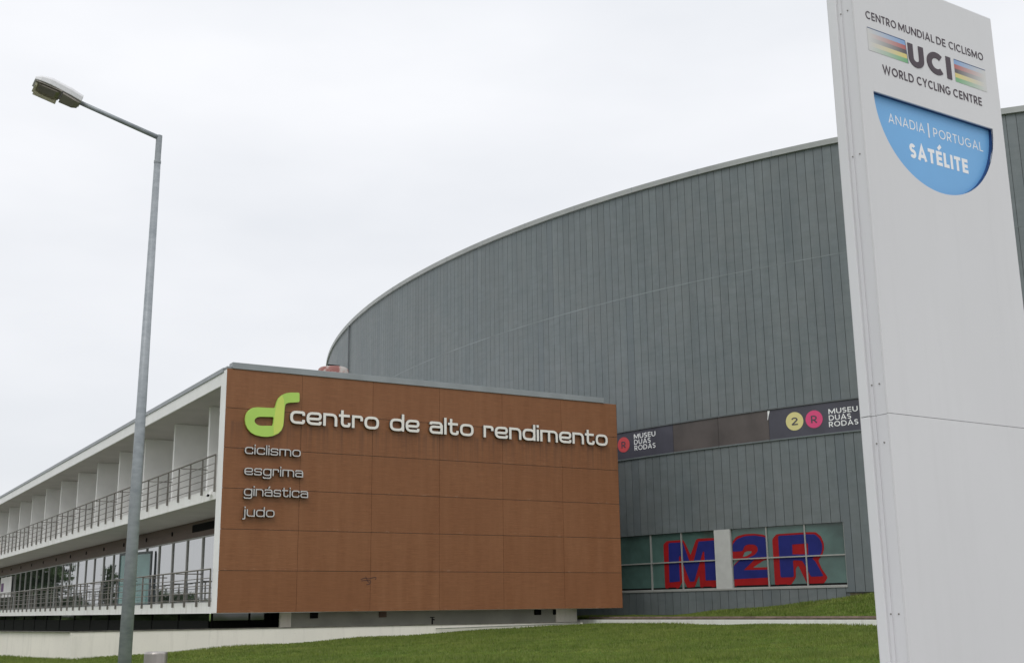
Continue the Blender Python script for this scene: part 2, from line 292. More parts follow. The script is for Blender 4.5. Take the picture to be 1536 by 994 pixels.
# ------------------------------------------------------------------ mesh helpers
class MB:
    """collects world-space geometry for one mesh object"""
    def __init__(s): s.v = []; s.f = []; s.uv = []
    def add(s, vs, fs, uvs=None):
        o = len(s.v); s.v += [tuple(map(float, p)) for p in vs]; s.f += [tuple(i+o for i in f) for f in fs]
        s.uv += list(uvs) if uvs is not None else [(0.0, 0.0)]*len(vs)
        return s
    def box(s, a, b):
        x0, y0, z0 = a; x1, y1, z1 = b
        vs = [(x0, y0, z0), (x1, y0, z0), (x1, y1, z0), (x0, y1, z0), (x0, y0, z1), (x1, y0, z1), (x1, y1, z1), (x0, y1, z1)]
        return s.add(vs, [(0, 3, 2, 1), (4, 5, 6, 7), (0, 1, 5, 4), (1, 2, 6, 5), (2, 3, 7, 6), (3, 0, 4, 7)])
    def tube(s, p, q, r, n=10, r2=None, cap=True):
        p = Vector(p); q = Vector(q); d = (q-p).normalized(); a = d.orthogonal().normalized(); b = d.cross(a)
        r2 = r if r2 is None else r2; vs = []
        for c, rr in ((p, r), (q, r2)):
            for k in range(n):
                t = 2*math.pi*k/n; vs.append(c+a*(rr*math.cos(t))+b*(rr*math.sin(t)))
        fs = [(k, (k+1) % n, n+(k+1) % n, n+k) for k in range(n)]
        if cap: fs += [tuple(range(n-1, -1, -1)), tuple(range(n, 2*n))]
        return s.add(vs, fs)
    def lathe(s, c, prof, n=24):
        c = Vector(c); vs = []; m = len(prof)
        for r, z in prof:
            for k in range(n):
                t = 2*math.pi*k/n; vs.append((c.x+r*math.cos(t), c.y+r*math.sin(t), c.z+z))
        fs = [(i*n+k, i*n+(k+1) % n, (i+1)*n+(k+1) % n, (i+1)*n+k) for i in range(m-1) for k in range(n)]
        fs += [tuple(range(n-1, -1, -1)), tuple((m-1)*n+k for k in range(n))]
        return s.add(vs, fs)
    def prism(s, poly, z0, z1):
        n = len(poly); vs = [(x, y, z0) for x, y in poly]+[(x, y, z1) for x, y in poly]
        return s.add(vs, [tuple(range(n-1, -1, -1)), tuple(range(n, 2*n))]+[(i, (i+1) % n, n+(i+1) % n, n+i) for i in range(n)])

def wloc(o):
    p = Vector((0, 0, 0))
    while o is not None: p = p+o.location; o = o.parent
    return p
def link(name, me, mat, parent=None):
    o = bpy.data.objects.new(name, me); COL.objects.link(o)
    if mat is not None: me.materials.append(mat)
    if parent is not None: o.parent = parent
    return o
def obj(name, mb, mat, parent=None, smooth=False, bevel=0.0, fixn=True, loc=None):
    """one mesh object; its vertices are stored relative to its thing's base"""
    L = wloc(parent) if parent is not None else Vector(loc or (0, 0, 0))
    me = bpy.data.meshes.new(name)
    me.from_pydata([(x-L.x, y-L.y, z-L.z) for x, y, z in mb.v], [], mb.f)
    uvl = me.uv_layers.new(name='UVMap')
    li = np.empty(len(me.loops), dtype=np.int32); me.loops.foreach_get('vertex_index', li)
    uvl.data.foreach_set('uv', np.array(mb.uv, dtype=np.float32)[li].ravel())
    if fixn or bevel:
        bm = bmesh.new(); bm.from_mesh(me)
        if fixn: bmesh.ops.recalc_face_normals(bm, faces=bm.faces)
        if bevel: bmesh.ops.bevel(bm, geom=[e for e in bm.edges if e.is_manifold and e.calc_face_angle(0) > 0.6], offset=bevel, segments=2, affect='EDGES', profile=0.6)
        bm.to_mesh(me); bm.free()
    if smooth:
        for p in me.polygons: p.use_smooth = True
    o = link(name, me, mat, parent)
    if parent is None: o.location = L
    return o
def tag(o, label, cat, group=None):
    o['label'] = label; o['category'] = cat
    if group: o['group'] = group
    return o
def thing(name, loc, label, cat, group=None):
    o = bpy.data.objects.new(name, None); COL.objects.link(o); o.location = loc; o.empty_display_size = 0.3
    return tag(o, label, cat, group)
def struct(o, kind='structure'):
    o['kind'] = kind; return o
def clone(o, off, parent=None):
    """copy of a part (and its sub-parts) moved by off"""
    c = o.copy(); COL.objects.link(c); c.parent = parent if parent is not None else o.parent
    c.location = o.location+Vector(off)
    for ch in o.children:
        d = ch.copy(); COL.objects.link(d); d.parent = c
    return c

# ------------------------------------------------------------------ lettering: strokes -> one clean outline mesh
def rnd(pts, r, n=5, closed=False):
    out = []; m = len(pts)
    for i, p in enumerate(pts):
        if not closed and i in (0, m-1): out.append(p); continue
        a = pts[(i-1) % m]; b = pts[(i+1) % m]
        la = math.dist(p, a); lb = math.dist(p, b); q = min(r, la*0.5, lb*0.5)
        pa = (p[0]+(a[0]-p[0])*q/la, p[1]+(a[1]-p[1])*q/la); pb = (p[0]+(b[0]-p[0])*q/lb, p[1]+(b[1]-p[1])*q/lb)
        for k in range(n+1):
            t = k/n; out.append(tuple((1-t)**2*pa[j]+2*t*(1-t)*p[j]+t*t*pb[j] for j in (0, 1)))
    return out
def arc(cx, cy, rx, ry, a0, a1, n=18):
    return [(cx+rx*math.cos(rad(a0+(a1-a0)*k/n)), cy+ry*math.sin(rad(a0+(a1-a0)*k/n))) for k in range(n+1)]
def strip(pts, t, closed=False):
    """quads of a stroke of width t along pts"""
    P = [Vector(p) for p in pts]
    Q = [P[0]]
    for p in P[1:]:
        if (p-Q[-1]).length > 1e-5: Q.append(p)
    if closed and (Q[0]-Q[-1]).length < 1e-5: Q.pop()
    P = Q; m = len(P); L = []; R = []
    for i in range(m):
        dirs = []
        if closed or i > 0: dirs.append((P[i]-P[(i-1) % m]).normalized())
        if closed or i < m-1: dirs.append((P[(i+1) % m]-P[i]).normalized())
        ns = [Vector((-d.y, d.x)) for d in dirs]
        n = sum(ns, Vector((0, 0)))
        if n.length < 1e-6: n = ns[0]
        n.normalize(); k = min(1/max(n.dot(ns[0]), 0.2), 2.2)
        L.append(P[i]+n*(t/2*k)); R.append(P[i]-n*(t/2*k))
    return [[R[i], R[(i+1) % m], L[(i+1) % m], L[i]] for i in range(m if closed else m-1)]
def inside(p, poly):
    c = False; n = len(poly); x, y = p
    for i in range(n):
        x1, y1 = poly[i]; x2, y2 = poly[(i+1) % n]
        if (y1 > y) != (y2 > y) and x < (x2-x1)*(y-y1)/(y2-y1)+x1: c = not c
    return c
def planar(polys, holes=()):
    """union of polygons minus holes -> (verts2d, tris)"""
    vs = []; fs = []
    for p in list(polys)+list(holes):
        ar = sum(p[i][0]*p[(i+1) % len(p)][1]-p[(i+1) % len(p)][0]*p[i][1] for i in range(len(p)))
        if abs(ar) < 1e-9: continue
        q = list(p) if ar > 0 else list(p)[::-1]
        o = len(vs); vs += [Vector((a[0], a[1])) for a in q]; fs.append(list(range(o, o+len(q))))
    V, E, F, *_ = delaunay_2d_cdt(vs, [], fs, 0, 1e-5)
    keep = []
    for f in F:
        c = sum((V[i] for i in f), Vector((0, 0)))/len(f)
        if any(inside(c, p) for p in polys) and not any(inside(c, h) for h in holes): keep.append(tuple(f))
    return V, keep
def solid(mb, polys, fmap, depth, holes=(), w0=0.0, sides=True, front=True):
    """extrude the planar shape from w0 to w0+depth through fmap(u, v, w)"""
    V, F = planar(polys, holes)
    used = sorted({i for f in F for i in f}); ix = {k: n for n, k in enumerate(used)}; n = len(used)
    top = [fmap(V[k][0], V[k][1], w0+depth) for k in used]; bot = [fmap(V[k][0], V[k][1], w0) for k in used]
    fs = [tuple(ix[i] for i in f) for f in F] if front else []
    if sides:
        fs += [tuple(n+ix[i] for i in reversed(f)) for f in F]
        cnt = {}
        for f in F:
            for a, b in zip(f, f[1:]+f[:1]): cnt[(a, b)] = 1
        for (a, b) in cnt:
            if (b, a) not in cnt: fs.append((ix[b], ix[a], n+ix[a], n+ix[b]))
        mb.add(top+bot, fs)
    else: mb.add(top, fs)
    return mb

def lower(ch, t):
    """extended rounded-square lower case: strokes on an x-height of 1"""
    h = t/2; r = 0.36
    def ring(w): return (rnd([(h, h), (w-h, h), (w-h, 1-h), (h, 1-h)], r, 5, True), True)
    if ch == 'o': return [ring(1.16)], 1.16
    if ch == 'c': w = 1.1; return [(rnd([(w-h, .66), (w-h, 1-h), (h, 1-h), (h, h), (w-h, h), (w-h, .34)], r), False)], w
    if ch == 'e': w = 1.14; return [(rnd([(h, .47), (w-h, .47), (w-h, 1-h), (h, 1-h), (h, h), (w-h, h), (w-h, .30)], r)[0:], False)], w
    if ch == 'n': w = 1.08; return [([(h, 0), (h, 1)], False), (rnd([(h, 1-h), (w-h, 1-h), (w-h, 0)], r), False)], w
    if ch == 'm': w = 1.62; return [([(h, 0), (h, 1)], False), (rnd([(h, 1-h), (w-h, 1-h), (w-h, 0)], r), False), ([(w/2, 1-h), (w/2, 0)], False)], w
    if ch == 'r': w = .86; return [([(h, 0), (h, 1)], False), (rnd([(h, 1-h), (w-h, 1-h), (w-h, .58)], r), False)], w
    if ch == 't': w = .90; x = .26; return [(rnd([(x, 1.32), (x, h), (w-h, h), (w-h, .36)], r), False), ([(0, 1-h), (w-.06, 1-h)], False)], w
    if ch == 'd': w = 1.16; return [ring(w), ([(w-h, 0), (w-h, 1.38)], False)], w
    if ch == 'l': return [([(h, 0), (h, 1.38)], False)], t
    if ch in 'i': return [([(h, 0), (h, 1)], False), ([(h, 1.16), (h, 1.38)], False)], t
    if ch == 'j': return [(rnd([(h+.1, 1), (h+.1, -.34), (-.12, -.34)], .25), False), ([(h+.1, 1.16), (h+.1, 1.38)], False)], t+.1
    if ch == 'u': w = 1.08; return [(rnd([(h, 1), (h, h), (w-h, h)], r), False), ([(w-h, 1), (w-h, 0)], False)], w
    if ch in 'aá':
        w = 1.1
        s = [(rnd([(h, .74), (h, 1-h), (w-h, 1-h), (w-h, 0)], .3), False), (rnd([(w-h, .57), (h, .57), (h, h), (w-h, h)], .26), False)]
        if ch == 'á': s.append(([(w*.48, 1.14), (w*.68, 1.40)], False))
        return s, w
    if ch == 's': w = 1.04; return [(rnd([(w-h, .72), (w-h, 1-h), (h, 1-h), (h, .5), (w-h, .5), (w-h, h), (h, h), (h, .28)], .24), False)], w
    if ch == 'g': w = 1.14; return [ring(w), (rnd([(w-h, 1), (w-h, -.34), (h, -.34), (h, -.16)], .28), False)], w
    raise KeyError(ch)
def upper(ch, t):
    """plain geometric capitals on a cap height of 1"""
    h = t/2; B = lambda w, y0, y1, x=None: [(h, y1), (w*.5, y1)]+arc(w*.5, (y0+y1)/2, w*.5-h, (y1-y0)/2, 90, -90, 12)+[(h, y0)]
    if ch == 'A': w = .90; return [([(h*.9, 0), (w/2, 1-h*.25), (w-h*.9, 0)], False), ([(w*.2, .30), (w*.8, .30)], False)], w
    if ch == 'C': w = .88; return [(arc(.5, .5, .5-h, .5-h, 48, 312, 26), False)], w
    if ch == 'D': w = .86; return [([(h, 0), (h, 1)], False), ([(h, 1-h), (w*.42, 1-h)]+arc(w*.42, .5, w*.58-h, .5-h, 90, -90, 16)+[(h, h)], False)], w
    if ch in 'EÉ':
        w = .60; s = [([(h, 0), (h, 1)], False)]+[([(h, y), (w-(.03 if y == .5 else 0), y)], False) for y in (h, .5, 1-h)]
        if ch == 'É': s.append(([(w*.42, 1.13), (w*.92, 1.42)], False))
        return s, w
    if ch == 'G': w = .95; return [(arc(.5, .5, .5-h, .5-h, 48, 330, 26)+[(w-h, .44)], False), ([(.56, .46), (w, .46)], False)], w
    if ch == 'I': return [([(h, 0), (h, 1)], False)], t
    if ch == 'L': w = .54; return [([(h, 0), (h, 1)], False), ([(h, h), (w, h)], False)], w
    if ch == 'M': w = 1.05; return [([(h, 0), (h+.02, 1-h*.3)], False), ([(h+.02, 1-h*.6), (w/2, .18), (w-h-.02, 1-h*.6)], False), ([(w-h-.02, 1-h*.3), (w-h, 0)], False)], w
    if ch == 'N': w = .86; return [([(h, 0), (h, 1)], False), ([(h*1.1, 1-h*.9), (w-h*1.1, h*.9)], False), ([(w-h, 0), (w-h, 1)], False)], w
    if ch == 'O': w = 1.0; return [(arc(.5, .5, .5-h, .5-h, 0, 360, 32), True)], w
    if ch == 'P': w = .62; return [([(h, 0), (h, 1)], False), (B(w, .42, 1-h), False)], w
    if ch == 'R': w = .68; return [([(h, 0), (h, 1)], False), (B(w*.96, .42, 1-h), False), ([(w*.42, .44), (w-h*.8, 0)], False)], w
    if ch == 'S':
        w = .62; q = (.5-h)/2
        return [(arc(w/2, .5+q, w/2-h, q, 28, 270, 18)+arc(w/2, .5-q, w/2-h, q, 90, -152, 18)[1:], False)], w
    if ch == 'T': w = .66; return [([(w/2, 0), (w/2, 1)], False), ([(0, 1-h), (w, 1-h)], False)], w
    if ch == 'U': w = .80; return [([(h, 1), (h, w/2)]+arc(w/2, w/2, w/2-h, w/2-h, 180, 360, 16)+[(w-h, 1)], False)], w
    if ch == 'W': w = 1.32; return [([(h*.8, 1), (w*.27, h*.4), (w*.5, 1-h), (w*.73, h*.4), (w-h*.8, 1)], False)], w
    if ch == 'Y': w = .82; return [([(h*.8, 1), (w/2, .44), (w-h*.8, 1)], False), ([(w/2, .46), (w/2, 0)], False)], w
    if ch == '2': w = .68; return [(arc(w/2, .70, w/2-h, .30-h, 170, -20, 16)+[(h*.9, h*.95)], False), ([(h*.5, h), (w, h)], False)], w
    raise KeyError(ch)
def write(text, font, t, x0, x1, y, size, fmap, depth, mat, parent, gap=0.22, name='letter', w0=0.0, side=None):
    """one mesh per letter, the word spread from x0 to x1"""
    gl = [font(c, t) for c in text]
    W = sum(g[1] for g in gl)+gap*(len(text)-1); k = (x1-x0)/W
    x = 0.0
    for strokes, w in gl:
        polys = []
        for pts, closed in strokes: polys += strip(pts, t, closed)
        mb = MB(); solid(mb, [[(x0+(x+p[0])*k, y+p[1]*size) for p in q] for q in polys], fmap, depth, w0=w0)
        o = obj(name, mb, mat, parent)
        if side is not None:
            o.data.materials.append(side); ref = fmap(x0, y, 1.0); nn = (Vector(ref)-Vector(fmap(x0, y, 0.0))).normalized()
            for p in o.data.polygons:
                if abs(p.normal.dot(nn)) < .7: p.material_index = 1
        x += w+gap

# ------------------------------------------------------------------ ground
def lawn_z(x, y):
    zl = np.interp(x, [-60, 3, 7, 12.3, 18.2, 23.4, 26, 60], [.15, .37, .372, .63, .845, 1.03, 1.05, 1.3])
    r = np.clip((np.asarray(y, float)-1.0)/12.0, 0, 1); r = r*r*(3-2*r)
    return zl*r + 0.015*np.sin(np.asarray(x)*1.7+np.asarray(y)*0.9)*r
def axis(lo, hi, fine_lo, fine_hi, step):
    a = list(np.arange(fine_lo, fine_hi+1e-6, step)); k = step; q = fine_hi
    while q < hi: k *= 1.5; q += k; a.append(min(q, hi))
    k = step; q = fine_lo
    while q > lo: k *= 1.5; q -= k; a.insert(0, max(q, lo))
    return np.array(a)
gx = axis(-900, 900, -14, 40, 0.75); gy = axis(-700, 1100, -4, 52, 0.75)
mb = MB(); nx, ny = len(gx), len(gy)
XX, YY = np.meshgrid(gx, gy); ZZ = lawn_z(XX, YY)
mb.add(np.stack([XX.ravel(), YY.ravel(), ZZ.ravel()], 1), [(j*nx+i, j*nx+i+1, (j+1)*nx+i+1, (j+1)*nx+i) for j in range(ny-1) for i in range(nx-1)])
o = struct(obj('lawn', mb, MAT['lawn'], smooth=True, fixn=False)); tag(o, 'mown green lawn rising gently towards the buildings', 'lawn')

def drape(x0, x1, y0, y1, dz, step=1.5):
    xs = np.linspace(x0, x1, max(2, int((x1-x0)/step)+1)); ys = np.linspace(y0, y1, max(2, int((y1-y0)/step)+1)); q = MB()
    a, b = np.meshgrid(xs, ys); c = lawn_z(a, b)+dz; n_ = len(xs)
    return q.add(np.stack([a.ravel(), b.ravel(), c.ravel()], 1), [(j*n_+i, j*n_+i+1, (j+1)*n_+i+1, (j+1)*n_+i) for j in range(len(ys)-1) for i in range(n_-1)])
o = struct(obj('pavement', drape(1.75, 70, -40, 8.6, .05, 0.75), mat_plain('grey concrete paving', (0.34, 0.335, 0.32), 0.8, 0, 0.12, 1.5), smooth=True, fixn=False)); tag(o, 'unseen grey paving in front of the lawn', 'pavement')  # out of view; laid in place of lawn to cut green bounce
o = struct(obj('road', drape(-13, 1.6, -90, 230, .03, 2.0), mat_plain('worn asphalt', (0.115, 0.112, 0.108), 0.85, 0, 0.2, 2.5), smooth=True, fixn=False)); tag(o, 'unseen asphalt road beside the lawn', 'road')  # out of view too; keeps green bounce off the lamp underside
q = MB()
for k in range(0, 66):
    y0, y1 = -90+4.84*k, -90+4.84*(k+1)-.01; za, zb_ = float(lawn_z(1.6, y0)), float(lawn_z(1.6, y1))
    q.add([(1.605, y0, za-.1), (1.745, y0, za-.1), (1.745, y0, za+.13), (1.605, y0, za+.13), (1.605, y1, zb_-.1), (1.745, y1, zb_-.1), (1.745, y1, zb_+.13), (1.605, y1, zb_+.13)],
          [(0, 1, 2, 3), (7, 6, 5, 4), (0, 4, 5, 1), (1, 5, 6, 2), (2, 6, 7, 3), (3, 7, 4, 0)])
o = struct(obj('kerb', q, MAT['concrete'])); tag(o, 'concrete kerb between road and lawn', 'kerb')

# ------------------------------------------------------------------ the long office block
YF = 35.96                       # front of the brown boards
X0, X1 = 11.094, 26.174          # their left and right edge
ZB, ZT = 1.61, 9.125
YE = 112.0                        # far end of the block
T = thing('office_building', (X0, YF, 1.1), 'long two storey white office block with a windowless brown end wall and railed balconies', 'office building')
# brown boards: six by six sheets with open joints
mb = MB(); nc, nr = 6, 6; pw = (X1-X0)/nc; ph = (ZT-ZB)/nr; g = 0.0085
for i in range(nc):
    for j in range(nr):
        a, b = X0+i*pw+(g*.55 if i else 0), X0+(i+1)*pw-(g*.55 if i < nc-1 else 0); c, d = ZB+j*ph+(g if j else 0), ZB+(j+1)*ph-(g if j < nr-1 else 0)
        e = YF+0.018
        vs = [(a, YF, c), (b, YF, c), (b, YF, d), (a, YF, d), (a, e, c), (b, e, c), (b, e, d), (a, e, d)]
        q = [(i+.02, j+.02), (i+.98, j+.02), (i+.98, j+.98), (i+.02, j+.98)]
        mb.add(vs, [(0, 1, 2, 3), (0, 4, 5, 1), (1, 5, 6, 2), (2, 6, 7, 3), (3, 7, 4, 0)], q+q)
obj('cladding_wall', mb, MAT['brown'], T, fixn=False)
mb = MB(); mb.box((X0+.03, YF+0.019, ZB+.01), (X1-0.01, YF+.05, ZT-0.02)); obj('sub_frame', mb, MAT['brown_header'], T)
mb = MB(); mb.box((X0, YF+0.052, ZB), (X1-0.003, 36.55, ZT-0.02)); mb.box((X0, YF+.021, ZB), (X0+.027, YF+.051, ZT-.02)); obj('end_wall', mb, MAT['white'], T)
mb = MB(); mb.box((X0+.05, 36.56, 5.068), (13.2, YE, 5.077)); obj('soffit', mb, MAT['soffit_shade'], T)  # thin darker boards added under slab and roof for their shade
mb = MB(); mb.box((X0+.05, 36.56, 8.648), (13.89, YE, 8.657)); obj('soffit', mb, MAT['soffit_shade'], T)
mb = MB(); mb.box((X0-0.0, 36.553, 8.66), (26.1, YE, 9.05)); obj('roof_slab', mb, MAT['white'], T)
mb = MB()
mb.box((X0+0.16, YF-0.035, ZT+0.004), (25.6, YF+0.33, 9.33)); mb.box((X0-0.035, 36.30, 9.054), (X0+0.4, YE, 9.20))
mb.box((X0+0.0, YF+0.03, ZT+0.004), (X0+0.155, 36.297, 9.2))
obj('parapet', mb, MAT['grey_metal'], T, bevel=0.008)
mb = MB(); mb.box((X0, 36.553, 5.08), (13.9, YE, 5.43)); obj('balcony_slab', mb, MAT['white_stain'], T)
mb = MB(); mb.box((X0, 36.553, 1.60), (26.1, YE, 1.93)); obj('balcony_slab', mb, MAT['white_stain'], T)
mb = MB(); mb.box((13.903, 36.553, 1.933), (26.1, YE, 8.647)); obj('inner_wall', mb, MAT['fin'], T)
# upper floor: white partitions between the loggias, a dark window in each
mb = MB(); mb.box((11.95, 40.45, 5.432), (13.9, 40.63, 8.645)); fin = obj('partition_wall', mb, MAT['fin'], T, bevel=0.006)
mb = MB(); mb.box((13.86, 36.9, 5.50), (13.9, 40.2, 8.0)); wf = obj('window', mb, MAT['alu'], T)
mb = MB(); mb.box((13.845, 36.98, 5.58), (13.857, 40.12, 7.92)); obj('pane', mb, MAT['glass'], wf)
for k in range(1, 17):
    clone(fin, (0, 4.47*k, 0))
for k in range(1, 16):
    clone(wf, (0, 4.47*k-0.15, 0))
# railings
def railing(zt, zs):
    r = MB(); r.tube((11.03, 36.56, zt), (11.03, YE, zt), 0.026, 10)
    for k in range(16): r.tube((11.04, 40.5+4.47*k, zt-0.03), (11.945, 40.5+4.47*k, zt-0.03), 0.018, 8)
    R_ = obj('railing', r, MAT['steel'], T, smooth=True)
    for dz in (.27, .49, .71, .93):
        w = MB(); w.tube((11.035, 36.56, zt-dz), (11.035, YE, zt-dz), 0.013, 6); obj('rail', w, MAT['steel'], R_, smooth=True)
    p = MB(); y = 36.62
    p.add([(11.03, y, zt-.02), (11.075, y, zt-.02), (11.09, y, zs-.02), (11.09, y, zs-.13), (11.02, y, zs-.13), (11.02, y, zs-.02),
           (11.03, y+.022, zt-.02), (11.075, y+.022, zt-.02), (11.09, y+.022, zs-.02), (11.09, y+.022, zs-.13), (11.02, y+.022, zs-.13), (11.02, y+.022, zs-.02)],
          [(0, 1, 2, 3, 4, 5), (11, 10, 9, 8, 7, 6)]+[(i, (i+1) % 6, 6+(i+1) % 6, 6+i) for i in range(6)])
    p0 = obj('post', p, MAT['steel'], R_)
    for k in range(1, 54): clone(p0, (0, 1.38*k, 0))
railing(6.46, 5.43)
railing(2.93, 1.93)
# first floor glazing behind the lower balcony
mb = MB(); mb.box((13.22, 36.553, 4.45), (13.9, YE, 5.067)); hd = obj('header_panel', mb, MAT['brown_header'], T)
mb = MB()
for a, b in ((38.0, 40.6), (40.8, 43.4), (43.6, 46.4)):
    mb.box((13.205, a, 4.66), (13.217, b, 4.95))
    for k in range(6): mb.box((13.19, a, 4.68+k*.045), (13.203, b, 4.70+k*.045))
obj('vent_grille', mb, MAT['dark'], hd)
mb = MB(); mb.tube((13.19, 49.3, 4.78), (13.217, 49.3, 4.78), 0.09, 12); s0 = obj('spotlight', mb, MAT['dark'], hd)
for k in range(1, 14): clone(s0, (0, 4.18*k, 0))
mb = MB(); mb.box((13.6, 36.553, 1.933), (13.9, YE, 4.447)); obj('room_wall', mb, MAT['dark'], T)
ys = [36.56+2.10*k for k in range(29)]
def glazing(a, b, first):
    m = MB(); e = 0.05 if first else 0.028
    m.box((13.20, a, 1.934), (13.30, a+e, 4.448)); m.box((13.20, b-e, 1.934), (13.30, b, 4.448))
    m.box((13.205, a+e, 1.934), (13.295, b-e, 2.03)); m.box((13.205, a+e, 4.40), (13.295, b-e, 4.448))
    f = obj('window', m, MAT['alu'], T)
    m = MB(); m.box((13.245, a+e-.01, 2.02), (13.257, b-e+.01, 4.41)); obj('pane', m, MAT['glass'], f)
    return f
f0 = glazing(ys[0], ys[0]+2.097, True)
for k in range(1, 35): clone(f0, (0, 2.10*k, 0))
mb = MB(); mb.box((13.16, 90.2, 2.9), (13.19, 95.2, 4.3)); ps = obj('notice_board', mb, MAT['white'], T); ps['label'] = 'white notice panel at the far end of the glazing'
mb = MB(); mb.box((13.15, 93.6, 3.3), (13.158, 94.8, 3.9)); obj('purple_mark', mb, mat_plain('purple print', (0.13, 0.04, 0.16), 0.5), ps)
# a leaf of teal glass standing open on the balcony
a, b = Vector((13.17, 52.2, 0)), Vector((12.45, 54.9, 0)); d = (b-a).normalized(); n = Vector((-d.y, d.x, 0))
def slab(mb, p, q, z0, z1, t):
    u = (q-p).normalized(); m_ = Vector((-u.y, u.x, 0))*t/2
    return mb.prism([(p-m_)[:2], (q-m_)[:2], (q+m_)[:2], (p+m_)[:2]], z0, z1)
mb = MB(); slab(mb, a, a+d*.09, 1.94, 4.24, .07); slab(mb, b-d*.09, b, 1.94, 4.24, .07); slab(mb, a+d*.09, b-d*.09, 4.14, 4.24, .07); slab(mb, a+d*.09, b-d*.09, 1.94, 2.03, .07)
lf = obj('open_window', mb, MAT['zinc_gap'], T); lf['label'] = 'framed leaf of teal glass standing open on the lower balcony'
mb = MB(); slab(mb, a+d*.09, b-d*.09, 2.03, 4.14, .012); obj('pane', mb, MAT['glass_teal'], lf)
# ground floor: dark glass set back under the overhang, base wall, vents
mb = MB(); mb.box((13.83, 37.30, 1.0), (25.02, 37.6, 1.598)); bw = obj('base_wall', mb, MAT['concrete'], T)
for q in ((13.55, 13.93), (24.1, 25.0)):
    mb = MB(); mb.box((q[0], 37.22, 1.0), (q[1], 37.298, 1.598)); obj('pillar', mb, MAT['plinth'], T)
for x in (14.6, 17.05, 23.2, 24.0):
    mb = MB(); mb.box((x, 37.24 if x < 24.05 else 37.2, 1.40), (x+.26, 37.297, 1.58))
    obj('vent', mb, MAT['dark'] if x != 17.05 else MAT['brown_header'], bw)
def lowwin(p, q):
    p = Vector((*p, 0)); q = Vector((*q, 0)); u = (q-p).normalized()
    m = MB(); slab(m, p, p+u*.05, 0.3, 1.598, .09); slab(m, p+u*.05, q, 1.335, 1.375, .05); slab(m, p+u*.05, q, 0.3, 1.335, .045)
    f = obj('ground_window', m, MAT['dark'], T)
    m = MB(); slab(m, p+u*.05, q, 1.375, 1.598, .02); obj('pane', m, MAT['glass_low'], f); return f
lowwin((11.55, 38), (12.77, 38)); lowwin((12.775, 38), (13.80, 38))
f0 = lowwin((11.5, 41.52), (11.5, 38.05))
for k in range(1, 20): clone(f0, (0, 3.50*k, 0))
mb = MB(); mb.box((13.80, 37.3, 0.9), (13.829, 38.2, 1.598)); obj('corner_post', mb, MAT['dark'], T)

# scratch marks on the boards
mb = MB()
def mark(pts, w):
    for q in strip(pts, w): mb.add([(x, YF-.003, z) for x, z in q], [(0, 1, 2, 3)])
random.seed(3)
mark(rnd([(15.78, 2.60), (15.92, 2.66), (16.05, 2.62), (16.2, 2.66), (16.33, 2.68), (16.30, 2.60)], .1), .025)
mark(rnd([(15.80, 2.56), (16.0, 2.58), (16.14, 2.57), (16.12, 2.46), (15.98, 2.44)], .1), .025)
mark(rnd([(15.95, 2.70), (16.02, 2.55), (16.1, 2.49)], .1), .02)
o = obj('scribble', mb, mat_plain('dark scribble', (0.075, 0.03, 0.022), 0.6), T, fixn=False)

# ------------------------------------------------------------------ lettering on the brown wall
def wall_map(u, v, w): return (u, YF-w, v)
W_ = {k: v for k, v in W}
t = thing('wall_lettering', (13.18, YF, 7.5), 'longest line of raised off-white lower case letters across the top of the brown wall', 'lettering')
for w in ('centro', 'de', 'alto', 'rendimento'):
    x0, x1, y, s = W_[w]
    write(w, lower, 0.20, x0, x1, 7.497, 0.42, wall_map, 0.085, MAT['letter_white'], t, gap=0.12, w0=0.03, side=MAT['letter_grey'])
for i, w in enumerate(('ciclismo', 'esgrima', 'ginástica', 'judo')):
    x0, x1, y, s = W_[w]; y = (6.437, 5.785, 5.14, 4.50)[i]
    t = thing('wall_lettering', (x0, YF, y), ('small raised steel letters spelling ciclismo directly under the green emblem', 'small raised steel letters spelling esgrima, second of the four short words',
        'small raised steel letters spelling ginástica, third of the four short words', 'small raised steel letters spelling judo, lowest of the four short words')[i], 'lettering', 'short words of steel letters')
    write(w, lower, 0.155, x0, x1, y, 0.222, wall_map, 0.10, MAT['letter_steel'], t, gap=0.15, w0=0.03, side=MAT['letter_side'])
t = thing('wall_emblem', (12.3, YF, 7.02), 'lime green looped ribbon emblem raised on the brown wall', 'emblem')
def smooth_poly(p): return rnd(p, 0.05, 3, True)
mb = MB(); solid(mb, [smooth_poly(LOGO)], wall_map, 0.07, holes=[smooth_poly(LOGO_HOLE)], w0=0.03); obj('ribbon', mb, MAT['lime'], t)
mb = MB(); solid(mb, [LOGO_STEM], wall_map, 0.004, w0=0.1005); obj('ribbon_fold', mb, MAT['lime_light'], t)

# ------------------------------------------------------------------ arena
cx_, cy_, ea, eb, eth = ELL
NN = 20000; tt = np.linspace(0, 2*np.pi, NN+1)
EX = cx_+ea*np.cos(tt)*np.cos(eth)-eb*np.sin(tt)*np.sin(eth); EY = cy_+ea*np.cos(tt)*np.sin(eth)+eb*np.sin(tt)*np.cos(eth)
SS = np.r_[0, np.cumsum(np.hypot(np.diff(EX), np.diff(EY)))]
DX = np.gradient(EX); DY = np.gradient(EY); _q = np.hypot(DX, DY); NXo, NYo = DY/_q, -DX/_q
def am(s, z, w):
    s = s % SS[-1]
    return (float(np.interp(s, SS, EX)+w*np.interp(s, SS, NXo)), float(np.interp(s, SS, EY)+w*np.interp(s, SS, NYo)), float(z))
ZR = 18.75
T = thing('arena_building', (cx_, cy_, 1.0), 'large oval sports arena clad in vertical grey zinc sheets, rising behind the brown block', 'arena')
NP = 920; pwid = float(SS[-1])/NP; gap = 0.0155
WS0, WS1 = WIN_S[0], WIN_S[-1]
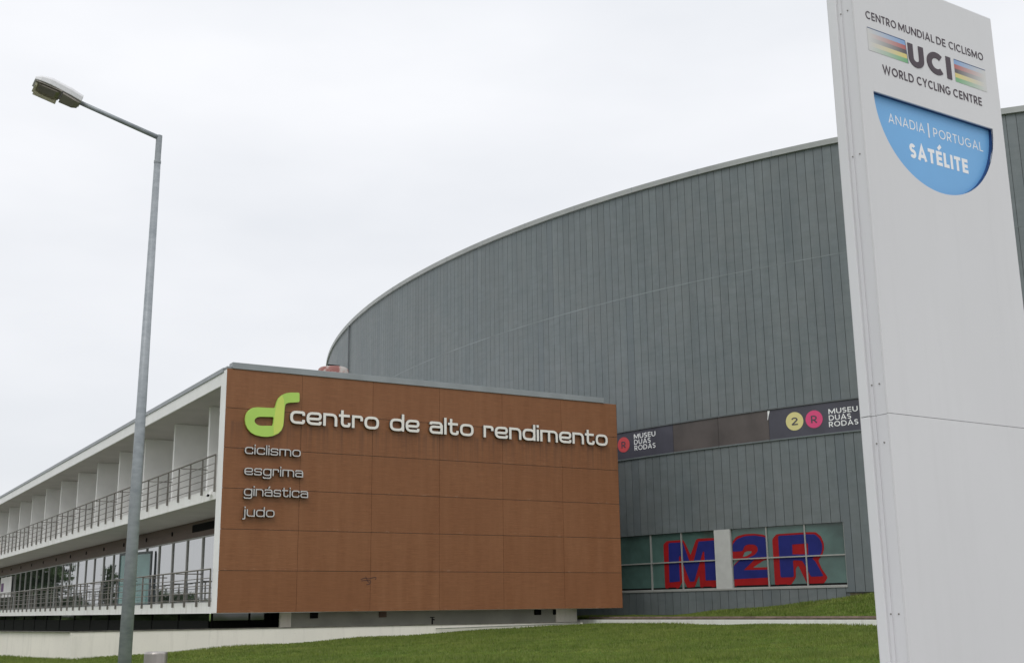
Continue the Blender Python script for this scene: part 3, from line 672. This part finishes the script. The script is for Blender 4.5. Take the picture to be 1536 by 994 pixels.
def wt(s): return 4.367+.0116*(s-128.5)
def wb(s): return 2.177+.004*(s-128.5)
def seam(s): return 14.32+0.0165*(np.clip(s, 100, 150)-139.3)
def base(s): return 1.33 if s < 138.35 else 2.05
mb = MB()
def sheet(s0, s1, z0, z1, w, k, lv):
    if s1-s0 < 0.004 or z1-z0 < 0.01: return
    zc = (lambda q, z: z(q) if callable(z) else z)
    a = [am(s0, zc(s0, z0), w), am(s1, zc(s1, z0), w), am(s1, zc(s1, z1), w), am(s0, zc(s0, z1), w)]
    b = [am(s0, zc(s0, z0), w-.06), am(s1, zc(s1, z0), w-.06), am(s1, zc(s1, z1), w-.06), am(s0, zc(s0, z1), w-.06)]
    u = [(k+.1, lv+.1), (k+.9, lv+.1), (k+.9, lv+.9), (k+.1, lv+.9)]
    mb.add(a+b, [(0, 1, 2, 3), (0, 3, 7, 4), (1, 5, 6, 2), (0, 4, 5, 1), (3, 2, 6, 7)], u+u)
for k in range(NP):
    a, b = k*pwid+gap/2, (k+1)*pwid-gap/2; m_ = (a+b)/2
    if not (90 < m_ < 190):
        sheet(a, b, 0.5, ZR-.1, 0.0, k, 0); continue
    sheet(a, b, float(seam(m_)), ZR-.1, 0.0, k, 2)
    zt = float(seam(m_))-.004
    segs = []
    if b <= WS0 or a >= WS1: sheet(a, b, base(m_), zt, 0.0, k, 1)
    else:
        if a < WS0: sheet(a, WS0, base(m_), zt, 0, k, 1); a = WS0
        if b > WS1: sheet(WS1, b, base(m_), zt, 0, k, 1); b = WS1
        c = (a+b)/2
        sheet(a, b, base(m_), float(wb(c)), 0, k, 3); sheet(a, b, float(wt(c)), zt, 0, k, 1)
clad = obj('cladding', mb, MAT['zinc'], T, fixn=False)
# the wall behind the open seams
mb = MB()
def band(mb, s0, s1, z0, z1, w, step=0.6):
    n = max(1, int(math.ceil((s1-s0)/step))); zc = (lambda q, z: float(z(q)) if callable(z) else z)
    q = np.linspace(s0, s1, n+1)
    vs = [am(x, zc(x, z0), w) for x in q]+[am(x, zc(x, z1), w) for x in q]
    mb.add(vs, [(i, i+1, n+2+i, n+1+i) for i in range(n)])
def block(mb, s0, s1, z0, z1, w0, w1, step=0.6):
    """curved bar from w0 (inside) to w1 (outside)"""
    n = max(1, int(math.ceil((s1-s0)/step))); zc = (lambda q, z: float(z(q)) if callable(z) else z); q = np.linspace(s0, s1, n+1)
    vs = []
    for x in q: vs += [am(x, zc(x, z0), w1), am(x, zc(x, z1), w1), am(x, zc(x, z1), w0), am(x, zc(x, z0), w0)]
    fs = [(4*i+j, 4*i+(j+1) % 4, 4*i+4+(j+1) % 4, 4*i+4+j) for i in range(n) for j in range(4)]+[(0, 1, 2, 3), (4*n+3, 4*n+2, 4*n+1, 4*n)]
    mb.add(vs, fs)
band(mb, 0, WS0, 0.0, ZR-.11, -.05); band(mb, WS1, float(SS[-1]), 0.0, ZR-.11, -.05)
band(mb, WS0, WS1, 0.0, wb, -.05); band(mb, WS0, WS1, wt, ZR-.11, -.05)
obj('seam_backing', mb, MAT['zinc_gap'], T, fixn=False)
mb = MB(); block(mb, 138.35, 160, 1.0, 2.02, -.2, -.045); obj('base_strip', mb, MAT['dirt'], T)
mb = MB(); block(mb, 0, float(SS[-1])-.001, ZR-.13, ZR+.09, -.5, 0.10, 1.0); obj('coping', mb, MAT['coping'], T)
mb = MB(); s_ = 60.0
for k in range(0, 30): block(mb, 95+3.2*k, 95.03+3.2*k, ZR-.125, ZR+.093, .02, .104)
obj('coping_joint', mb, MAT['grey_metal'], T)
mb = MB(); q = np.linspace(0, float(SS[-1]), 200)[:-1]
mb.add([am(x, ZR-.05, -.4) for x in q], [tuple(range(len(q)))]); obj('roof', mb, MAT['grey_metal'], T, fixn=False)
mb = MB(); block(mb, 90.2, 189.8, lambda s: seam(s)-.022, lambda s: seam(s)+.022, .001, .006); obj('seam_highlight', mb, mat_plain('painted seam highlight', (0.195, 0.219, 0.223), 0.5, 0.2, 0.25, 0.7), T)  # paler strip paints the light caught along the sheet seam
# downpipe where the far facet begins
from_s = 102.3
mb = MB(); p = am(from_s, 9, 0.07); mb.tube((p[0], p[1], 1.0), (p[0], p[1], ZR-.14), 0.05, 10); obj('downpipe', mb, MAT['zinc_gap'], T, smooth=True)
# window strip
mb = MB(); block(mb, WS0, WS1, lambda s: wb(s)-.0, lambda s: wb(s)+.06, -.13, 0.03); obj('window_sill', mb, MAT['alu'], T)
mb = MB(); block(mb, WIN_S[3], WIN_S[4], lambda s: wb(s)+.061, lambda s: wt(s)-.002, -.13, 0.012); c_ = obj('column', mb, mat_plain('pale grey column render', (0.50, 0.50, 0.48), 0.6, 0, 0.06), T)
for i in range(7):
    if i == 3: continue
    a, b = WIN_S[i]+.001, WIN_S[i+1]-.001
    z0 = lambda s: wb(s)+.061; z1 = lambda s: wt(s)-.004; zm = lambda s: (wb(s)+wt(s))/2+.0
    m = MB()
    block(m, a, a+.022, z0, z1, -.13, -.035); block(m, b-.022, b, z0, z1, -.13, -.035)
    block(m, a+.023, b-.023, lambda s: zm(s)-.022, lambda s: zm(s)+.022, -.13, -.035); block(m, a+.023, b-.023, z0, lambda s: z0(s)+.03, -.13, -.04)
    f = obj('window', m, MAT['alu'], T)
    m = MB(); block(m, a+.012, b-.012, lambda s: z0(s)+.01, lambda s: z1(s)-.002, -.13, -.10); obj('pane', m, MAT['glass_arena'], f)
    m = MB(); block(m, a+.024, b-.024, lambda s: z0(s)+.031, lambda s: z0(s)+.10, -.099, -.094); obj('bottom_strip', m, MAT['dark'], f)  # black strip along the foot of each pane

# window lettering
def glyph(label, red, rholes, blues, bholes, s0):
    p = am(s0, 2.3, -.09); t = thing('window_letter', p, label, 'lettering', 'giant letters on the arena windows')
    def clipped(poly): return poly
    m = MB(); solid(m, [rnd(red, .05, 2, True)], am, 0.004, holes=rholes, w0=-.098); obj('shadow_block', m, MAT['m_red'], t)
    m = MB(); solid(m, blues, am, 0.004, holes=bholes, w0=-.0925); obj('letter_face', m, MAT['m_blue'], t)
cl = lambda P, lo, hi: [(min(max(s, lo), hi), z) for s, z in P]
glyph('giant blue and red block letter M across the panes left of the pale column', cl(M_RED, 0, WIN_S[3]-.003), [], [cl(M_BLUE, 0, WIN_S[3]-.003)], [], 132)
glyph('giant blue and red block numeral 2 on the pane right of the pale column', cl(TWO_RED, WIN_S[4]+.003, WIN_S[5]+.003), [TWO_HOLE], [rnd(TWO_BLUE, .06, 2, True), TWO_BLUE_B], [], 134.6)
glyph('giant blue and red block letter R on the rightmost window panes', R_RED, [], [rnd(R_BLUE, .06, 2, True)], [R_HOLE], 136.5)

# banner strip above
def bt(s): return 8.552+.028*(s-129.5)
def bb(s): return 7.473+.0235*(s-129.5)
spans = [(127.6, BAND_S[0], 'banner_navy', 'dark navy banner half hidden behind the brown wall with a red disc', 'sign'),
         (BAND_S[0], BAND_S[1], 'banner_brown', 'blank dark brown banner next to the half hidden red disc banner', 'banner'),
         (BAND_S[1], BAND_S[2], 'banner_brown', 'blank brownish banner next to the banner with yellow and pink discs', 'banner'),
         (BAND_S[2], 140.4, 'banner_navy', 'dark navy banner with a yellow disc and a pink disc, beside the tall sign', 'sign')]
roots = []
for a, b, mm, lab, cat in spans:
    t = thing('wall_banner', am((a+b)/2, 7.5, 0.03), lab, cat, 'banners along the arena wall')
    m = MB(); block(m, a+.006, b-.006, bb, bt, 0.003, 0.035); obj('banner_sheet', m, MAT[mm], t); roots.append(t)
    m = MB(); block(m, a+.006, b-.006, lambda s: bt(s)+.002, lambda s: bt(s)+.05, 0.024, 0.075); obj('top_shade_strip', m, MAT['zinc_gap'], t)  # dark strip put in for the shadow line above each banner
    m = MB(); block(m, a+.006, b-.006, lambda s: bb(s)-.055, lambda s: bb(s)-.003, 0.003, 0.055); obj('bottom_trim', m, MAT['zinc'], t)
m = MB(); p = BAND_S[2]+.05
solid(m, [[(p-.07, 8.70), (p+.02, 8.70), (p-.01, 8.60), (p-.05, 8.48), (p-.07, 8.36), (p-.09, 8.38), (p-.075, 8.5)]], am, .01, w0=.037); o = obj('torn_corner', m, MAT['vinyl_white'], roots[2])
tw = 0.155
def lines(rows, words, root):
    for (a, b, y, hgt, ya, yb), w in zip(rows, words):
        f = lambda u, v, q, a=a, b=b, ya=ya, yb=yb, y=y: am(u, v+(ya-y)+(yb-ya)*(u-a)/(b-a), q)
        write(w, upper, tw, a, b, y, hgt, f, 0.006, MAT['vinyl_white'], root, gap=.16, w0=.037)
lines(T_RIGHT, ('MUSEU', 'DUAS', 'RODAS'), roots[3]); lines(T_LEFT, ('MUSEU', 'DUAS', 'RODAS'), roots[0])
def disc(c, e, ch, mm, root):
    (s, z), r = c, None; r = abs(e-s); rz = r*1.02
    m = MB(); solid(m, [arc(s, z, r, rz, 0, 354, 59)], am, .006, w0=.037); dk = obj('disc', m, MAT[mm], root)
    w = 0.62*r; hgt = .85*r
    write(ch, upper, .15, s-w*.58, s+w*.58, z-hgt/2, hgt, am, .004, MAT['banner_navy'], dk, w0=.0445)
disc(DISC2[0], DISC2[1], '2', 'disc_yellow', roots[3]); disc(DISCR[0], DISCR[1], 'R', 'disc_pink', roots[3]); disc(DISCL[0], DISCL[1], 'R', 'disc_red', roots[0])

# ------------------------------------------------------------------ low walls and grass bank
tp = [(6.95, 35.9), (5.70, 40.75), (2.5, 53.2), (-1.0, 66.5), (-8.0, 93.0)]
mb = MB(); mb.prism([(6.95, 35.9), (24.35, 35.9), (24.35, 36.15), (7.12, 36.15)], -0.2, 1.125)
for p, q in zip(tp[:-1], tp[1:]):
    mb.prism([p, (p[0]+.17, p[1]+.25), (q[0]+.22, q[1]+.06), q], -0.2, 1.125)
T = tag(obj('terrace_wall', mb, MAT['plinth'], None, loc=(12, 36, 0)), 'long stained cream retaining wall under the overhanging block', 'wall')
mb = MB(); mb.box((13.5, 36.151, .2), (24.35, 37.299, 1.12)); obj('ledge', mb, MAT['plinth'], T)
mb = MB(); mb.add([(7.0, 36.1, .42), (26, 36.1, .42), (26, 118, .42), (-8.0, 93.0, .42), (-.9, 66.5, .42), (5.8, 40.8, .42)], [(0, 1, 2, 3, 4, 5)]); tag(struct(obj('terrace', mb, MAT['terrace'], fixn=False)), 'sunken dark paving behind the cream wall', 'terrace')
mb = MB()
def edge(p, q, t, z0, z1):
    p = Vector((*p, 0)); q = Vector((*q, 0)); slab(mb, p, q, z0, z1, t)
edge((6.93, 35.96), (24.3, 35.96), .16, 1.127, 1.155); edge((6.95, 36.0), (5.72, 40.75), .2, 1.127, 1.15); edge((5.72, 40.75), (2.52, 53.2), .2, 1.127, 1.15)
obj('coping', mb, MAT['concrete_dark'], T)
mb = MB(); mb.tube((18.45, 35.84, 1.02), (24.2, 35.84, 1.10), .018, 8); mb.tube((24.2, 35.84, 1.10), (24.2, 35.84, 0.9), .018, 8); obj('pipe', mb, MAT['concrete'], T, smooth=True)
t = thing('wall_tap', (18.5, 36.2, 1.15), 'small dark tap standing on the cream retaining wall', 'tap')
mb = MB(); mb.tube((18.5, 36.2, 1.15), (18.5, 36.2, 1.36), .028, 8); mb.tube((18.5, 36.2, 1.34), (18.5, 36.06, 1.30), .022, 8); obj('tap_body', mb, MAT['dark'], t)
mb = MB(); mb.tube((18.42, 36.2, 1.38), (18.58, 36.2, 1.38), .016, 6); obj('handle', mb, MAT['dark'], t)

rw = [(25.27, 37.4), (25.55, 23.3), (25.8, 9.0)]
mb = MB()
for p, q in zip(rw[:-1], rw[1:]):
    edge(p, q, .30, 0.2, 1.205)
o = tag(obj('low_wall', mb, MAT['white_stain'], None, loc=(25.5, 24, 0)), 'low white concrete kerb wall between the lawn and the grass bank', 'wall')
mb = MB()
for p, q in zip(rw[:-1], rw[1:]):
    edge((p[0]+.28, p[1]), (q[0]+.28, q[1]), .2, 0.2, 1.255)
obj('drain_edge', mb, MAT['dirt'], o)
mb = MB()
for p, q in zip(rw[:-1], rw[1:]):
    edge((p[0]+.45, p[1]), (q[0]+.45, q[1]), .12, 0.2, 1.30)
obj('brick_edge', mb, mat_plain('pinkish brick edging', (0.27, 0.19, 0.165), 0.85, 0, 0.35, 3), o)
mb = MB()
sN = np.linspace(122, 168, 70); zb = np.interp(sN, [122, 131, 132.5, 138.3, 139.3, 146, 168], [1.25, 1.27, 1.31, 1.80, 2.0, 2.6, 3.2])
iy = np.interp(sN, [122, 131, 150, 168], [37.3, 37.0, 20, 9.0]); ix = np.interp(-iy, [-37.4, -23.3, -9], [25.27+.46, 25.55+.46, 25.8+.46])
rows = 14; vs = []
for k in range(len(sN)):
    P_ = am(sN[k], 0, -.02)
    for j in range(rows):
        u = j/(rows-1)
        vs.append((ix[k]+(P_[0]-ix[k])*u, iy[k]+(P_[1]-iy[k])*u, 1.20+(zb[k]-1.20)*u**1.15+0.02*math.sin(k*.9+j)))
mb.add(vs, [(k*rows+j, k*rows+j+1, (k+1)*rows+j+1, (k+1)*rows+j) for k in range(len(sN)-1) for j in range(rows-1)])
bank_v = np.array(vs).reshape(len(sN), rows, 3)
o = struct(obj('grass_bank', mb, MAT['lawn'], smooth=True, fixn=False)); tag(o, 'grass bank sloping up from the low wall to the arena', 'grass bank')

# grass
def grass(name, P, hmin, hmax, wid, label):
    n = len(P); d = np.hypot(P[:, 0], P[:, 1])
    hgt = rng.uniform(hmin, hmax, n)*(1+0.35*np.sin(P[:, 0]*1.3+2*np.sin(P[:, 1]*.8)))
    an = rng.uniform(0, 2*np.pi, n); ln = rng.uniform(0.1, 0.75, n)*hgt; la = rng.uniform(0, 2*np.pi, n)
    w = wid*np.clip(d/16, .7, 2.4)*rng.uniform(.7, 1.3, n)
    V = np.empty((n, 3, 3), np.float32)
    V[:, 0] = P; V[:, 1] = P; V[:, 0, 0] -= w*np.cos(an)/2; V[:, 0, 1] -= w*np.sin(an)/2; V[:, 1, 0] += w*np.cos(an)/2; V[:, 1, 1] += w*np.sin(an)/2
    V[:, 2] = P; V[:, 2, 0] += ln*np.cos(la); V[:, 2, 1] += ln*np.sin(la); V[:, 2, 2] += hgt
    me = bpy.data.meshes.new(name); me.vertices.add(3*n); me.vertices.foreach_set('co', V.ravel())
    me.loops.add(3*n); me.loops.foreach_set('vertex_index', np.arange(3*n, dtype=np.int32))
    me.polygons.add(n); me.polygons.foreach_set('loop_start', np.arange(0, 3*n, 3, dtype=np.int32))
    try: me.polygons.foreach_set('loop_total', np.full(n, 3, dtype=np.int32))
    except Exception: pass
    me.update(calc_edges=True); me.validate()
    uvl = me.uv_layers.new(name='UVMap'); uvl.data.foreach_set('uv', np.repeat(np.stack([rng.random(n), rng.random(n)], 1), 3, axis=0).astype(np.float32).ravel())
    o = link(name, me, MAT['blade']); struct(o, 'stuff'); tag(o, label, 'grass'); return o
N0 = 1500000
P = np.stack([rng.uniform(1.8, 25.1, N0), rng.uniform(8.7, 42, N0)], 1); d = np.hypot(P[:, 0], P[:, 1])
az = np.arctan2(P[:, 0], P[:, 1])
edge_x = 6.95+(P[:, 1]-35.9)*(-1.25/4.85)
ok = (P[:, 0] > 1.8) & (P[:, 1] > 8.7) & (rng.random(N0) < np.clip(13/d, 0, 1)**1.0) & (az > -0.06) & (az < 1.12) & ((P[:, 1] < 35.86) | (P[:, 0] < edge_x-.05))
P = P[ok][:420000]; P = np.c_[P, lawn_z(P[:, 0], P[:, 1])-.004]
grass('grass', P, .035, .075, .012, 'short uneven grass blades growing over the front lawn')
k = rng.integers(0, len(sN)-1, 90000); j = rng.random(90000)*(rows-1.001); f = rng.random(90000); j0 = j.astype(int); jf = (j-j0)[:, None]
Q = (bank_v[k, j0]*(1-jf)+bank_v[k, j0+1]*jf)*(1-f[:, None])+(bank_v[k+1, j0]*(1-jf)+bank_v[k+1, j0+1]*jf)*f[:, None]
grass('bank_grass', Q, .05, .10, .014, 'short grass blades growing over the bank below the arena windows')

# ------------------------------------------------------------------ street lamp
LX, LY = 3.2, 13.62; lz = float(lawn_z(LX, LY))
T = thing('street_lamp', (LX, LY, lz), 'tall galvanised street lamp with a single arm and flat pale head', 'street lamp')
mb = MB(); tx = (3.2385, 13.62)
mb.tube((LX-.0, LY, lz-.3), (3.236, LY, 6.88), .079, 16, .0385); obj('pole', mb, MAT['galva'], T, smooth=True)
mb = MB(); mb.tube((3.236, LY, 6.87), (3.236, LY, 6.90), .042, 16); mb.tube((3.236, LY, 6.90), (3.2395, LY, 7.225), .0365, 16); obj('collar', mb, MAT['galva'], T)
mb = MB(); mb.tube((3.262, LY, 7.19), (2.26, LY, 7.462), .030, 12, .027); obj('arm', mb, MAT['galva'], T, smooth=True)
ad = Vector((-1, 0, 0.27)).normalized(); sd = Vector((0, 1, 0)); upv = sd.cross(ad).normalized()
if upv.z < 0: upv = -upv
HB = Vector((2.29, LY, 7.452))
def hp(a, b, c): return HB+ad*a+sd*b+upv*c
def loft(secs, mb):
    n = len(secs[0]); vs = [p for s in secs for p in s]
    fs = [(i*n+k, i*n+(k+1) % n, (i+1)*n+(k+1) % n, (i+1)*n+k) for i in range(len(secs)-1) for k in range(n)]+[tuple(range(n-1, -1, -1)), tuple((len(secs)-1)*n+k for k in range(n))]
    return mb.add(vs, fs)
def sect(a, hw, z0, z1, r=.35): # rounded-top section
    return [hp(a, -hw, z0), hp(a, hw, z0), hp(a, hw, z0+(z1-z0)*.6), hp(a, hw*.72, z1), hp(a, -hw*.72, z1), hp(a, -hw, z0+(z1-z0)*.6)]
mb = MB(); loft([sect(-.02, .10, -.02, .072), sect(.12, .13, -.015, .09), sect(.36, .155, -.01, .098), sect(.47, .145, -.01, .075), sect(.53, .11, -.005, .045)], mb)
hd = obj('lamp_head', mb, MAT['lamp_shell'], T, bevel=.008)
mb = MB(); loft([sect(-.005, .085, -.045, -.0225), sect(.05, .112, -.055, -.019), sect(.20, .138, -.045, -.014)], mb); obj('gear_cover', mb, MAT['lamp_under'], hd)
mb = MB(); loft([sect(.215, .142, -.028, -.013), sect(.46, .138, -.028, -.013), sect(.51, .12, -.024, -.012)], mb); obj('bowl_rim', mb, MAT['lamp_under'], hd)
mb = MB(); loft([sect(.235, .115, -.042, -.029), sect(.27, .125, -.052, -.029), sect(.43, .12, -.052, -.029), sect(.48, .10, -.038, -.027)], mb); obj('lamp_glass', mb, mat_plain('smoked lamp glass', (0.22, 0.19, 0.145), 0.2, 0, 0.2, 6), hd)
def bar(a0, a1, b0, b1, c0, c1):
    m_ = MB(); m_.add([hp(a, b, c) for c in (c0, c1) for a, b in ((a0, b0), (a1, b0), (a1, b1), (a0, b1))], [(3, 2, 1, 0), (4, 5, 6, 7), (0, 1, 5, 4), (1, 2, 6, 5), (2, 3, 7, 6), (3, 0, 4, 7)]); return m_
obj('bowl_edge', bar(.225, .49, .126, .146, -.085, -.0285), MAT['lamp_bowl'], hd, bevel=.004)
obj('bowl_edge', bar(.482, .51, -.09, .125, -.065, -.0285), MAT['lamp_bowl'], hd, bevel=.004)

# ------------------------------------------------------------------ steel bollard
bz = float(lawn_z(2.339, 9.0))
mb = MB(); mb.lathe((2.339, 9.0, 0), [(.083, bz-.1), (.083, 1.318), (.079, 1.329), (.060, 1.333)], 32)
T = thing('bollard', (2.339, 9.0, bz), 'brushed steel bollard standing on the lawn at the foot of the street lamp', 'bollard')
obj('bollard_post', mb, MAT['bollard'], T, smooth=False)
mb = MB(); mb.lathe((2.339, 9.0, 0), [(.0845, 1.20), (.0845, 1.235)], 32); obj('reflective_band', mb, MAT['grey_metal'], T)

# ------------------------------------------------------------------ painted drum on the roof, camera on the balcony edge
mb = MB(); mb.lathe((15.72, 38.55, 9.05), [(.53, 0), (.545, .1), (.545, .82), (.53, .92), (.47, .97), (.2, .98)], 28)
T = thing('roof_drum', (15.72, 38.55, 9.05), 'round drum with flaking red and white paint on the roof edge', 'drum'); obj('drum_shell', mb, MAT['drum'], T, smooth=True)
mb = MB(); mb.tube((15.5, 38.5, 10.11), (15.95, 38.5, 10.11), .03, 6); mb.tube((15.6, 38.5, 10.0), (15.6, 38.5, 10.11), .02, 6); mb.tube((15.85, 38.5, 10.0), (15.85, 38.5, 10.11), .02, 6); obj('lifting_bar', mb, MAT['dark'], T)
T = thing('security_camera', (11.05, 37.05, 5.27), 'small white surveillance camera on the upper balcony edge beside the brown wall', 'camera')
mb = MB(); mb.box((11.03, 36.97, 5.24), (11.09, 37.09, 5.36)); obj('bracket', mb, MAT['white'], T, bevel=.01)
mb = MB(); mb.tube((11.0, 37.18, 5.235), (10.93, 36.86, 5.20), .048, 14); obj('camera_body', mb, MAT['lamp_shell'], T)
mb = MB(); mb.tube((10.929, 36.855, 5.2), (10.925, 36.83, 5.197), .04, 14); obj('lens', mb, MAT['dark'], T)

# ------------------------------------------------------------------ tall white sign in front
O_ = SIGNO; th_ = rad(1.5); sx, sy = math.cos(th_), math.sin(th_)
def sg(u, v, w): return (O_[0]+u*sx+w*sy, O_[1]+u*sy-w*sx, v)      # w > 0 towards the viewer
sz = float(lawn_z(5.9, 4.7))
T = thing('totem_sign', (O_[0]+.7*sx, O_[1]+.7*sy+.1, sz), 'tall white monolith sign with cycling centre lettering and a blue half disc', 'sign')
ZTOP, WID, DEP = 5.50, 1.39, .195
pc = (.696, 4.672); half = arc(pc[0], pc[1], .580, .562, 180, 360, 48)
def rect(u0, v0, u1, v1): return [(u0, v0), (u1, v0), (u1, v1), (u0, v1)]
mb = MB(); solid(mb, [rect(0, 2.6655, WID, ZTOP)], sg, .012, holes=[half], w0=-.012); fp = obj('front_panel', mb, MAT['totem'], T)
mb = MB(); solid(mb, [rect(0, sz-.1, WID, 2.6625)], sg, .012, w0=-.012); obj('front_panel', mb, MAT['totem'], T)
mb = MB()
for a, b in ((half[i], half[(i+1) % len(half)]) for i in range(len(half))):
    mb.add([sg(a[0], a[1], -.001), sg(b[0], b[1], -.001), sg(b[0], b[1], -.036), sg(a[0], a[1], -.036)], [(0, 1, 2, 3)])
obj('recess_rim', mb, MAT['plaque_edge'], T, fixn=False)
mb = MB(); solid(mb, [arc(pc[0], pc[1], .585, .567, 180, 360, 48)], sg, .004, w0=-.0365); pq = obj('plaque', mb, MAT['plaque_blue'], T)
# body behind the sheets, back sheet, side channel with its groove and flange
mb = MB(); vs = []
def sbox(mb, u0, u1, v0, v1, w0, w1):
    p = [sg(u, v, w) for v in (v0, v1) for u, w in ((u0, w1), (u1, w1), (u1, w0), (u0, w0))]
    mb.add(p, [(3, 2, 1, 0), (4, 5, 6, 7), (0, 1, 5, 4), (1, 2, 6, 5), (2, 3, 7, 6), (3, 0, 4, 7)])
sbox(mb, .01, WID-.01, sz-.1, 2.66, -.17, -.078); sbox(mb, .01, WID-.01, 2.66, ZTOP-.006, -.17, -.078)
sbox(mb, .012, .10, sz-.1, ZTOP-.006, -.078, -.0125); sbox(mb, WID-.09, WID-.012, sz-.1, ZTOP-.006, -.078, -.0125); sbox(mb, .10, WID-.09, ZTOP-.5, ZTOP-.006, -.078, -.0125)
obj('core', mb, MAT['totem_side'], T)
for z0, z1 in ((sz-.1, 2.6595), (2.6625, ZTOP-.004)):
    mb = MB()
    sbox(mb, -.001, .011, z0, z1, -.078, -.0125); sbox(mb, .004, .009, z0, z1, -.094, -.078); sbox(mb, -.001, .009, z0, z1, -.118, -.0945); sbox(mb, .003, .009, z0, z1, -.128, -.118)
    obj('side_channel', mb, MAT['totem_side'], T)
    mb = MB(); sbox(mb, -.012, .009, z0, z1, -DEP, -.128); obj('side_flange', mb, MAT['totem_edge'], T, bevel=.004)
mb = MB(); sbox(mb, .0, WID, sz-.1, ZTOP, -DEP-.012, -DEP-.001); obj('back_panel', mb, MAT['totem'], T)
mb = MB(); sbox(mb, WID-.009, WID+.001, sz-.1, ZTOP-.004, -DEP, -.0125); obj('side_channel', mb, MAT['totem_side'], T)
mb = MB(); sbox(mb, 0, WID, ZTOP+.001, ZTOP+.008, -DEP, -.002); obj('top_cap', mb, MAT['totem_edge'], T)
for zz in (1.55, 2.50, 2.84, 4.25, 5.2):
    for ww in (-.045, -.10):
        p = Vector(sg(-.006, zz, ww)); q = Vector(sg(.003, zz, ww)); mb = MB(); mb.tube(p, q, .0042, 10); obj('rivet', mb, MAT['steel'], T)
for w, (u0, u1, v, hgt) in SIGN:
    if w in ('CENTRO', 'MUNDIAL', 'DE', 'CICLISMO'): write(w, upper, .135, u0+.003, u1-.003, 5.157, .054, sg, .002, MAT['sign_dark'], T, gap=.2, w0=.0005); 
    elif w == 'UCI': write(w, upper, .255, u0+.016, u1+.004, 4.932, .158, sg, .003, MAT['sign_dark'], T, gap=.16, w0=.0005)
    elif w in ('WORLD', 'CYCLING', 'CENTRE'): write(w, upper, .155, u0, u1, 4.815, .058, sg, .002, MAT['sign_dark'], T, gap=.2, w0=.0005)
    elif w == 'SATÉLITE': write(w, upper, .235, u0, u1, v, hgt, sg, .0008, MAT['vinyl_white'], pq, gap=.16, w0=-.0322)
    else: write(w, upper, .11, u0, u1, v, .062, sg, .0008, MAT['vinyl_white'], pq, gap=.22, w0=-.0322)
mb = MB(); solid(mb, [rect(BAR[0]-.005, BAR[1], BAR[0]+.005, BAR[2])], sg, .002, w0=-.0320); obj('divider_bar', mb, MAT['vinyl_white'], pq)
def stripe_mat(name, c, flip):
    t = NT(name); u, v = t.uv(); x = t.rng(u, 0.03, 0.95, 0, .95) if not flip else t.rng(u, 0.05, 0.97, .92, 0)
    t.col(t.mix(x, (0.63, 0.625, 0.60), c)); t.set(Roughness=.45); return t.m
STR = [('blue', (.20, .36, .62)), ('red', (.44, .10, .085)), ('black', (.07, .06, .065)), ('yellow', (.70, .58, .17)), ('green', (.15, .42, .18))]
for fi, (u0, u1, v0, v1, sl) in enumerate(((.106, .456, 4.942, 5.094, .014), (.936, 1.262, 4.931, 5.087, .0))):
    mb = MB(); solid(mb, [[(u0, v0), (u1+sl, v0), (u1, v1), (u0, v1)]], sg, .0006, w0=.0003); fo = obj('flag_emblem', mb, MAT['totem'], T)
    for k, (nm, c) in enumerate(STR):
        a, b = v1-(v1-v0)*k/5, v1-(v1-v0)*(k+1)/5; ea_, eb_ = u1+sl*k/5, u1+sl*(k+1)/5
        m = MB(); m.add([sg(u0, b, .0016), sg(eb_, b, .0016), sg(ea_, a, .0016), sg(u0, a, .0016)], [(0, 1, 2, 3)], [(0, 0), (1, 0), (1, 1), (0, 1)])
        st = obj('stripe', m, stripe_mat(nm+' flag stripe'+('' if fi == 0 else ' mirrored'), c, fi == 1), fo, fixn=False); st['label'] = nm+' flag stripe fading to white'
    m = MB(); m.add([sg(u0, v1, .0022), sg(u1, v1, .0022), sg(u1, v1+.005, .0022), sg(u0, v1+.005, .0022)], [(0, 1, 2, 3)])
    m.add([sg(u1, v1, .0023), sg(u1+sl, v0, .0023), sg(u1+sl+.004, v0, .0023), sg(u1+.004, v1+.005, .0023)], [(0, 1, 2, 3)]) if fi == 0 else None
    obj('flag_edge', m, MAT['plaque_edge'], fo, fixn=False)

# ------------------------------------------------------------------ the wood across the road, seen only as a reflection in the office glass
mb = MB(); cl_ = []
for k in range(16): cl_.append((rng.uniform(0, 10), rng.uniform(146, 168), rng.uniform(4, 8), rng.uniform(2.2, 4.0), rng.uniform(3, 5.5)))
for k in range(26): cl_.append((rng.uniform(-48, -4), rng.uniform(150, 175), rng.uniform(1.5, 2.8), rng.uniform(2, 4), rng.uniform(1.3, 2.3)))
for x, hh in ((-6.5, 7.0), (-8.2, 5.8), (-20.5, 10.0), (-21.5, 12.0)):
    for q in range(6): cl_.append((x+rng.uniform(-.3, .3), 150, hh*(q+.5)/6, 1.1*(1-q/7.5), hh/9))
vs = []; n_ = 0
for (x, y, z, r, rz) in cl_:
    m_ = int(220*r*rz/6)+60
    u = rng.normal(size=(m_, 3)); u /= np.linalg.norm(u, axis=1)[:, None]; u *= rng.uniform(.3, 1.08, m_)[:, None]**.6
    c = np.array([x, y, z])+u*[r, r, rz]
    for p in c:
        if p[2] < 0: continue
        e = rng.normal(size=(3, 3))*.38; vs.append(p+e[0]); vs.append(p+e[1]); vs.append(p+e[2])
mb.add(vs, [(3*i, 3*i+1, 3*i+2) for i in range(len(vs)//3)])
for (x, y, z, r, rz) in cl_:
    mb.tube((x, y, 0), (x, y, z), .2, 6, .08)
o = struct(obj('far_trees', mb, MAT['leaf'], fixn=False), 'stuff'); tag(o, 'distant dark wood mirrored in the balcony windows', 'trees')
